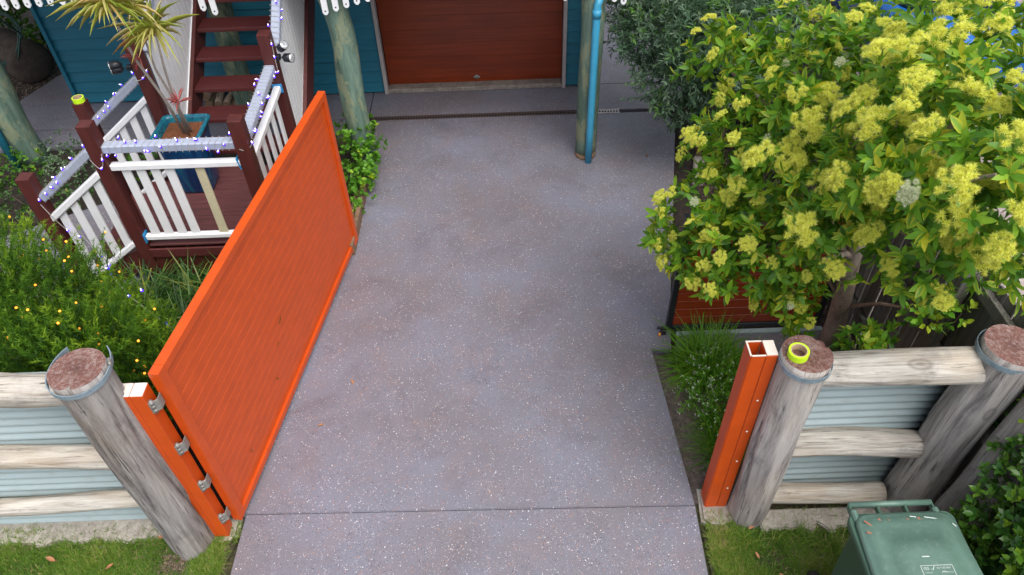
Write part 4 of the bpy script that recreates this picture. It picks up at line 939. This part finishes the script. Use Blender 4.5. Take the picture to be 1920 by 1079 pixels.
t = plant('grass_tuft', 'grass tuft at the foot of the orange latch post', (1.60, 3.25, -.04), group='grass tufts in the gateway bed'); clump('blades', (1.60, 3.25, -.04), 480, (.18, .36), .007, HERB, t, .17, (.1, 1.2), (.2, 1.0), sx=.6, sy=1.7)['kind'] = 'stuff'
t = plant('grass_tuft', 'dull grass tuft spilling over the left edge of the gateway bed', (1.42, 3.92, -.04), group='grass tufts in the gateway bed'); clump('blades', (1.47, 3.95, -.04), 160, (.10, .20), .006, GRASS, t, .12, (.3, 1.3), (.2, 1.0))['kind'] = 'stuff'
leafy('alyssum_plant', 'white flowering alyssum clump between the drive and latch post', [(1.52, 3.58, .10, .19), (1.62, 3.40, .14, .18), (1.60, 3.75, .18, .20), (1.72, 3.85, .20, .20), (1.70, 3.5, .18, .18)], 3400, 6, .026, HERB, .4, white=260)
leafy('garden_shrub', 'low silvery groundcover beside the left path', [(-5.25, 7.45, .10, .28), (-4.95, 7.2, .10, .26), (-5.0, 6.85, .08, .25)], 1500, 6, .035, SILVER, .5, group='low garden plants left of the stairs', white=60)
leafy('garden_shrub', 'bright green clump at the foot of the left green post', [(-5.75, 7.25, .10, .24), (-5.95, 7.05, .10, .26), (-5.55, 7.35, .08, .20)], 1500, 6, .04, HERB, .4, group='low garden plants left of the stairs')
leafy('garden_shrub', 'dark green plant between the sloping white rail and the path', [(-5.2, 6.5, .08, .28), (-5.5, 6.7, .08, .28), (-4.8, 6.65, .08, .22)], 1300, 6, .04, STRAP, .5, group='low garden plants left of the stairs')
leafy('garden_shrub', 'pale yellow flowered plant at the left edge above the feathery bush', [(-5.75, 6.45, .10, .26), (-5.6, 6.15, .10, .24), (-6.0, 6.7, .10, .25)], 1500, 6, .035, SILVER, .5, group='low garden plants left of the stairs', white=90)
leafy('garden_shrub', 'red and green mixed plant behind the landing pot', [(-4.3, 7.2, .06, .2), (-4.0, 7.3, .06, .2), (-3.8, 7.1, .06, .2)], 1300, 6, .04, HERB, .5, group='low garden plants left of the stairs')
leafy('shade_shrub', 'dark shade shrub at the side of the teal wall', [(-6.6, 10.3, .5, .5), (-6.2, 10.6, .9, .5), (-7.3, 10.4, 1.0, .7), (-8.0, 9.9, .9, .7), (-6.9, 10.9, 1.6, .8), (-6.3, 9.9, 1.9, .5), (-7.2, 9.6, 1.9, .7), (-6.2, 11.2, 1.8, .7)], 900, 6, .07, HEDGE, .5, cat='bush')  # enlarged with high dense lobes to shade the drum corner
leafy('shade_shrub', 'dark leafy plant at the left edge beside the clay drum', [(-6.75, 8.75, .15, .25), (-7.1, 8.7, .2, .3), (-6.75, 8.4, .08, .2)], 900, 6, .05, HEDGE, .5, cat='bush')
leafy('hedge', 'glossy green hedge beside the paling fence at bottom right', [(2.98, 1.95, .95, .34), (3.05, 2.15, 1.15, .28), (2.98, 1.62, .92, .36), (2.92, 1.9, .6, .34), (3.1, 2.4, 1.25, .24), (2.92, 1.5, .5, .4), (3.2, 1.9, 1.2, .4), (2.88, 2.1, .3, .24)], 2400, 7, .050, HEDGE, .55, cat='hedge', rmean=.52)
leafy('sapling', 'young lime leaved shoot in front of the paling fence', [(2.72, 3.25, 1.42, .14), (2.62, 3.3, 1.38, .10), (2.84, 3.15, 1.50, .12)], 900, 5, .055, HERB, .6, rmean=.8)
leafy('sapling', 'drooping leafy shoot above the right top rail', [(2.45, 3.2, 1.30, .10), (2.38, 3.12, 1.28, .10)], 1100, 6, .07, PENDA, .4)
leafy('sapling', 'small leafy shoot between tree trunk and top rail', [(2.20, 3.02, 1.42, .10), (2.15, 3.1, 1.35, .08)], 1100, 6, .07, PENDA, .4)
leafy('shade_shrub', 'dark low plants at the base of the flowering tree', [(2.7, 3.7, .1, .18), (2.5, 3.6, .08, .16), (2.8, 4.0, .1, .15)], 900, 5, .06, STRAP, .3)

# leaf litter on the narrow bed
def litter(name, label, pts, n, size=(.02, .07), w=.0022, z=-.03):
    P = []
    while len(P) < n:
        (xa, ya), (xb, yb) = pts; P.append((rng.uniform(xa, xb), rng.uniform(ya, yb), z + rng.uniform(0, .012)))
    P = np.array(P); ph = rng.uniform(0, 6.3, n); d = np.stack([np.cos(ph), np.sin(ph), rng.normal(0, .12, n)], 1); L = rng.uniform(*size, n)
    o = scatter(name, T_blade(2, 1.0), frames(d, np.tile([0, 0, 1.], (n, 1))), P, np.stack([np.full(n, w), L, L], 1), NEEDLED, None, bend=rng.uniform(-.2, .2, n)); setp(o, label, 'leaf litter', None, 'stuff')
# lawns
def lawn(name, label, x0, x1, ya, yb, n, hole=None):
    P = np.stack([rng.uniform(x0, x1, n), rng.uniform(ya, yb, n), np.full(n, -.03)], 1)
    dn = np.array([smooth_noise((p[0], p[1], 0), 3.1) + .5 * smooth_noise((p[0], p[1], 5), 9) for p in P]); keep = dn > rng.uniform(-.80, .15, n)
    edge = P[:, 1] > yb - .05
    P = P[keep]; dn = dn[keep]; n = len(P); ph = rng.uniform(0, 6.3, n); le = rng.uniform(.1, 1.25, n)
    d = np.stack([np.cos(ph) * np.sin(le), np.sin(ph) * np.sin(le), np.cos(le)], 1); L = rng.uniform(.028, .068, n) * (1 + .5 * np.clip(dn, -.4, 1))
    rn = np.clip(.5 + .5 * dn + rng.normal(0, .17, n), 0, 1); rn[rng.random(n) < .07] = .99
    o = scatter(name, T_blade(2, 1.0), frames(d, np.tile([0, 0, 1.], (n, 1)) + rng.normal(0, .1, (n, 3))), P, np.stack([np.full(n, .0058), L, L], 1), GRASS, None, rn, bend=rng.uniform(.1, .8, n))
    setp(o, label, 'grass', None, 'stuff')
lawn('grass', 'short patchy lawn in front of the left log fence', -4.2, -2.15, 1.7, 2.60, 62000)
lawn('grass', 'short patchy lawn between the driveway and the green bin', 1.33, 2.9, 1.5, 2.50, 52000)
lawn('grass', 'ragged grass along the foot of the left plinth', -4.2, -2.05, 2.57, 2.72, 4200)
lawn('grass', 'ragged grass along the foot of the right plinth', 1.34, 2.85, 2.47, 2.64, 2600)
litter('leaf_litter', 'dry brown clippings scattered over the right plinth', ((1.7, 2.48), (2.8, 2.70)), 500, (.015, .045), .003, -.015)
litter('leaf_litter', 'dry brown clippings scattered over the left plinth', ((-4.2, 2.55), (-2.1, 2.70)), 700, (.015, .045), .003, -.015)
litter('leaf_litter', 'dry clippings on the bare soil around the left log base', ((-2.75, 2.25), (-2.1, 2.62)), 1800, (.012, .04), .003, -.028)
lawn('grass', 'sparse grass filling in around the left log base', -2.7, -2.12, 2.2, 2.62, 5200)
litter('leaf_litter', 'dead brown patches in the lawn beside the bin', ((1.9, 2.0), (2.3, 2.45)), 1500, (.015, .04), .003, -.02)
for i, (x, y, n) in enumerate([(1.98, 2.42, 130), (2.20, 2.38, 150), (1.82, 2.45, 70), (1.60, 2.42, 60)]):
    t = plant('lawn_tuft', ['long grass tuft at the middle of the right plinth', 'long grass tuft just left of the bin handle', 'thin grass tuft near the right gateway log', 'low grass tuft at the foot of the right gateway log'][i], (x, y, -.03), group='long grass tufts by the right plinth')
    clump('blades', (x, y, -.03), n, (.06, .15), .006, GRASS, t, .07, (.1, 1.2), (.2, .9))['kind'] = 'stuff'
litter('leaf_litter', 'dry needle litter on the soil strip right of the drive', ((1.23, 2.85), (1.9, 4.1)), 2600)
litter('leaf_litter', 'tiny dry specks and needles scattered over the open driveway', ((-1.3, 2.3), (1.15, 7.8)), 150, (.008, .028), .003, .001)
litter('leaf_litter', 'dark clippings gathered where the drive meets the gate foot', ((-1.62, 3.0), (-1.40, 5.6)), 60, (.01, .035), .003, .001)
litter('leaf_litter', 'dry needles gathered along the right driveway edge', ((1.05, 2.6), (1.2, 4.1)), 90, (.01, .04), .003, .001)
litter('leaf_litter', 'dry leaf litter by the fence behind the side gate', ((2.1, 4.6), (2.9, 8.3)), 2600, (.03, .08), .006)
litter('leaf_litter', 'dry leaf litter under the shade shrubs left of the house', ((-7.5, 8.9), (-6.0, 10.2)), 1500, (.03, .08), .010)
def fallen(c, s, label, rz, mat='deadleaf'):
    V, F, E = T_leaf(1, .4, .25, -.25, 4); a, b = math.cos(rz), math.sin(rz); Mx = np.array([[[a, -b, 0], [b, a, 0], [0, 0, 1]]], float)
    o = scatter('fallen_leaf', (V, F, E), Mx, np.array([c], float), np.array([[s]]), M[mat], None); setp(o, label, 'leaf', 'fallen brown leaves')
fallen((-3.30, 2.45, .02), .075, 'curled tan leaf on the left lawn', 1.2); fallen((-2.88, 2.42, .02), .06, 'thin brown leaf on the left lawn near the log', 2.6)
fallen((-2.62, 2.60, .02), .16, 'long brown leaf at the foot of the left log', -1.3); fallen((-3.75, 2.44, .02), .06, 'brown leaf at the far left of the lawn', 2.9)
fallen((1.62, 2.50, .02), .055, 'pinkish leaf beside the base of the right gateway log', -1.1); fallen((1.64, 2.28, .02), .05, 'brown leaf in the middle of the right lawn', .4)
fallen((1.78, 2.14, .02), .05, 'brown leaf low on the right lawn', 1.0); fallen((-1.38, 3.95, .004), .05, 'lone rust leaf on the driveway near the gate', .5)
fallen((-1.57, 3.55, .004), .05, 'small dark leaf on the driveway against the gate', 2.0); fallen((1.75, 7.2, -.03), .16, 'large tan leaf in the bed edge by the grey green tree', 2.0)
fallen((-2.42, 5.62, ZD + .004), .05, 'small tan leaf lying on the landing boards', 2.0)
# slips of foliage stuck on the gate face
for i, (s, z, L_, an) in enumerate([(1.30, .74, .09, .3), (1.18, .62, .06, .2), (1.02, .42, .06, -.9), (.42, .34, .06, -1.4)]):
    c = Ga + gdv * s + gn * .020; V, F, E = T_leaf(1, .18, .2, .1, 4); dvec = np.array([[gdv.x * math.cos(an), gdv.y * math.cos(an), math.sin(an)]]); nn_ = np.array([[gn.x, gn.y, 0]])
    o = scatter('stuck_leaf', (V, F, E), frames(dvec, nn_), np.array([[c.x, c.y, z]]), np.array([[L_]]), NEEDLE if i < 3 else NEEDLED, None, np.array([.15])); setp(o, ['longest green sprig stuck to the orange gate face, topmost', 'short green sprig stuck just below the longest one on the gate', 'yellow green sprig stuck low on the orange gate', 'brown sprig stuck near the hinge end of the gate'][i], 'leaf', 'sprigs stuck on the orange gate')

# ------------------------------------------------------------------ timber garden edges
bd = thing('garden_edging', 'weathered timber edging planks beside the driveway behind the gate', 'garden edging', (-1.6, 6.5, 0))
bar('plank', (-1.595, 5.6, .06), (-1.585, 7.25, .06), .045, .15, M['timber'], bd, .004); bar('plank', (-1.665, 5.6, .02), (-1.66, 6.6, .02), .06, .12, M['timber'], bd, .004)
be = thing('garden_edging', 'low timber edging board by the grey green tree', 'garden edging', (2.15, 7.6, 0))
bar('plank', (2.20, 7.05, .05), (2.42, 8.6, .05), .04, .16, M['timber'], be, .004); bar('plank', (2.10, 6.6, .0), (2.20, 7.03, .0), .12, .10, M['concrete'], be, .01)

# ------------------------------------------------------------------ drum and hose
TK = thing('clay_drum', 'dark brown drum lying on its side in the shade left of the house', 'drum', (-6.75, 9.75, 0))
o = lathe('drum_body', [(0, -.42), (.24, -.42), (.28, -.38), (.285, 0), (.28, .38), (.24, .42), (0, .42)], M['barrel'], TK, 26); o.rotation_euler = (R(90), 0, R(52)); o.location = (-6.72, 9.72, .25)
HS = thing('garden_hose', 'dark green garden hose coiled over the brown drum', 'hose', (-6.7, 9.6, .5))
pts = []
for i in range(200):
    a = i / 200 * 2 * PI * 6; r = .30 + .06 * math.sin(i * .37); pts.append((-6.62 + r * math.cos(a) * .9, 9.45 + r * .35 * math.sin(a), .62 + r * .85 * math.sin(a) + .02 * math.sin(i)))
tube('hose', pts, .011, M['hose'], HS, 6)
tube('hose_tail', [(-6.3, 9.4, .7), (-6.7, 9.3, 1.3), (-7.0, 9.2, 1.9), (-7.1, 9.2, 2.3)], .011, M['hose'], HS, 6)

# ------------------------------------------------------------------ WHEELIE BIN
BN = thing('wheelie_bin', 'scuffed green wheelie bin with closed lid in front of the right fence', 'bin', (2.17, 1.70, 0))
def rrect(cx, cy, w, d, r, z, n=5):
    pts = []
    for qx, qy, a0 in ((1, 1, 0), (-1, 1, 90), (-1, -1, 180), (1, -1, 270)):
        for j in range(n): a = R(a0 + 90 * j / (n - 1)); pts.append((cx + qx * (w / 2 - r) + r * math.cos(a), cy + qy * (d / 2 - r) + r * math.sin(a), z))
    return pts
def loft(name, rings, m, parent, cap0=True, cap1=True):
    bm = bmesh.new(); RR = [[bm.verts.new(p) for p in r] for r in rings]; n = len(RR[0])
    for A, B in zip(RR, RR[1:]):
        for k in range(n): f = bm.faces.new((A[k], A[(k + 1) % n], B[(k + 1) % n], B[k])); f.smooth = True
    if cap0: bm.faces.new(RR[0][::-1])
    if cap1: bm.faces.new(RR[-1])
    bmesh.ops.recalc_face_normals(bm, faces=bm.faces[:]); return bmo(name, bm, m, parent)
bxx, byy = 2.19, 1.715
body = loft('body', [rrect(bxx, byy + .06, .46, .48, .05, -.03 + .10), rrect(bxx, byy + .05, .48, .52, .05, .2), rrect(bxx, byy + .01, .545, .64, .05, .93), rrect(bxx, byy + .0, .60, .72, .05, .94), rrect(bxx, byy, .61, .73, .05, .985), rrect(bxx, byy, .60, .72, .05, 1.0)], M['bin'], BN)
def taper(ring, k=.10, sl=.0):
    out = []
    for x, y, z in ring:
        q = (y - (byy - .35)) / .7; out.append((bxx + (x - bxx) * (1.03 - k * q), y, z + sl * q))
    return out
lidr = [rrect(bxx, byy - .005, .60, .70, .07, 1.0), rrect(bxx, byy - .005, .605, .705, .07, 1.018), rrect(bxx, byy - .005, .575, .675, .07, 1.034), rrect(bxx, byy - .005, .545, .645, .07, 1.036), rrect(bxx, byy - .005, .525, .625, .07, 1.050), rrect(bxx, byy - .005, .44, .53, .06, 1.058), rrect(bxx, byy - .03, .34, .40, .05, 1.062), rrect(bxx, byy - .03, .325, .385, .045, 1.070), rrect(bxx, byy - .03, .20, .25, .04, 1.072)]
lid = loft('lid', [taper(r, .11, .0) for r in lidr], M['binlid'], BN)
tube('handle', [(1.925, byy + .425, .985), (2.405, byy + .425, .985)], .018, M['binlid'], BN, 12)
for x in (1.925, 2.085, 2.245, 2.405): bx('handle_bracket', (x, byy + .375, .975), (.014, .11, .045), M['bin'], BN, .004)
for x in (1.93, 2.40): bx('hinge_lug', (x, byy + .345, .99), (.035, .08, .06), M['binlid'], BN, .01)
for x in (1.93, 2.40):
    w_ = lathe('wheel', [(0, -.025), (.09, -.025), (.10, -.015), (.10, .015), (.09, .025), (0, .025)], M['rubber'], BN, 20); w_.rotation_euler = (0, R(90), 0); w_.location = (x, byy + .33, .09)
# worn red brush strokes and white print on the lid
def stroke(pts, w, m, z=1.0625, name='paint_stroke'):
    pts = [(x + .01, y + .07) for x, y in pts]
    bm = bmesh.new(); vs = []
    for i, (x, y) in enumerate(pts):
        a = Vector(pts[min(i + 1, len(pts) - 1)]) - Vector(pts[max(i - 1, 0)]); n_ = Vector((-a.y, a.x)).normalized() * w / 2; vs.append((bm.verts.new((x + n_.x, y + n_.y, z)), bm.verts.new((x - n_.x, y - n_.y, z))))
    for A, B in zip(vs, vs[1:]): bm.faces.new((A[0], A[1], B[1], B[0]))
    return bmo(name, bm, m, lid)
zt_ = 1.0585
for pts in ([(1.935, 1.935), (1.965, 1.905), (1.985, 1.895)], [(2.02, 1.945), (2.045, 1.90), (2.075, 1.935), (2.10, 1.895)], [(2.105, 1.895), (2.15, 1.888)], [(2.18, 1.94), (2.195, 1.90)], [(2.245, 1.945), (2.25, 1.885)], [(2.25, 1.93), (2.285, 1.925)], [(1.925, 1.865), (1.965, 1.855)]):
    zl = 1.0535
    stroke(pts, .011, M['redpaint'], zl)
for pts in ([(2.20, 1.952), (2.235, 1.946)], [(2.28, 1.945), (2.33, 1.935), (2.36, 1.925)], [(2.16, 1.705), (2.20, 1.705)], [(2.42, 1.90), (2.435, 1.88)]):
    stroke(pts, .006, M['print'], 1.074 if pts[0][1] < 1.75 else 1.0535, 'scuff')
zp = 1.0735
x0s, x1s, y1s, y0s = 2.13, 2.30, 1.655, 1.57
for pts in ([(x0s, y1s), (x1s, y1s)], [(x0s, y0s), (x1s, y0s)], [(x0s, y0s), (x0s, y1s)], [(x1s, y0s), (x1s, y1s)]): stroke(pts, .003, M['print'], zp, 'print_border')
def text(s, x, y, size):
    cu = bpy.data.curves.new('lid_print', 'FONT'); cu.body = s; cu.size = size; tmp = bpy.data.objects.new('tmp', cu); COL.objects.link(tmp)
    me = bpy.data.meshes.new_from_object(tmp.evaluated_get(bpy.context.evaluated_depsgraph_get())); bpy.data.objects.remove(tmp); me.materials.clear(); me.materials.append(M['print'])
    o = link('lid_print', me, lid); o.location = (x + .01, y + .07, zp + .0005); return o
text('YES', x0s + .006, y1s - .024, .022); stroke([(x0s + .052, y1s - .018), (x0s + .058, y1s - .025), (x0s + .072, y1s - .004)], .004, M['print'], zp, 'print_tick')
text('IN THIS BIN', x0s + .082, y1s - .020, .014); text('GARBAGE', x0s + .010, y1s - .042, .009); text('HOUSEHOLD', x0s + .108, y1s - .042, .009)
for x in (x0s + .10,): stroke([(x, y1s - .04), (x + .008, y1s - .034), (x + .02, y1s - .034), (x + .028, y1s - .04)], .003, M['print'], zp, 'print_mark')

# ------------------------------------------------------------------ neighbour's blue car glimpsed through the tree
CR = thing('parked_car', 'blue car parked beyond the paling fence, glimpsed through the leaves', 'car', (5.6, 9.6, 0))
cb = [rrect(5.6, 9.8, 1.6, 4.0, .3, .25, 6), rrect(5.6, 9.8, 1.72, 4.2, .35, .45, 6), rrect(5.6, 9.8, 1.72, 4.2, .35, .75, 6), rrect(5.6, 9.8, 1.62, 4.1, .38, .88, 6), rrect(5.6, 9.75, 1.45, 2.9, .35, .93, 6)]
loft('body', cb, M['carblue'], CR); loft('windows', [rrect(5.6, 9.9, 1.46, 2.7, .3, .925, 6), rrect(5.6, 10.0, 1.25, 1.9, .3, 1.34, 6)], M['glass'], CR); loft('car_roof', [rrect(5.6, 10.0, 1.26, 1.92, .3, 1.34, 6), rrect(5.6, 10.0, 1.1, 1.7, .3, 1.42, 6)], M['carblue'], CR)
for x in (4.83, 6.37):
    for y in (8.5, 11.1):
        w_ = lathe('wheel', [(0, -.1), (.28, -.1), (.31, -.07), (.31, .07), (.28, .1), (0, .1)], M['rubber'], CR, 20); w_.rotation_euler = (0, R(90), 0); w_.location = (x, y, .26)
for x in (5.05, 6.15):
    h_ = bx('headlight', (x, 7.73, .66), (.28, .08, .12), M['lens'], CR, .02)
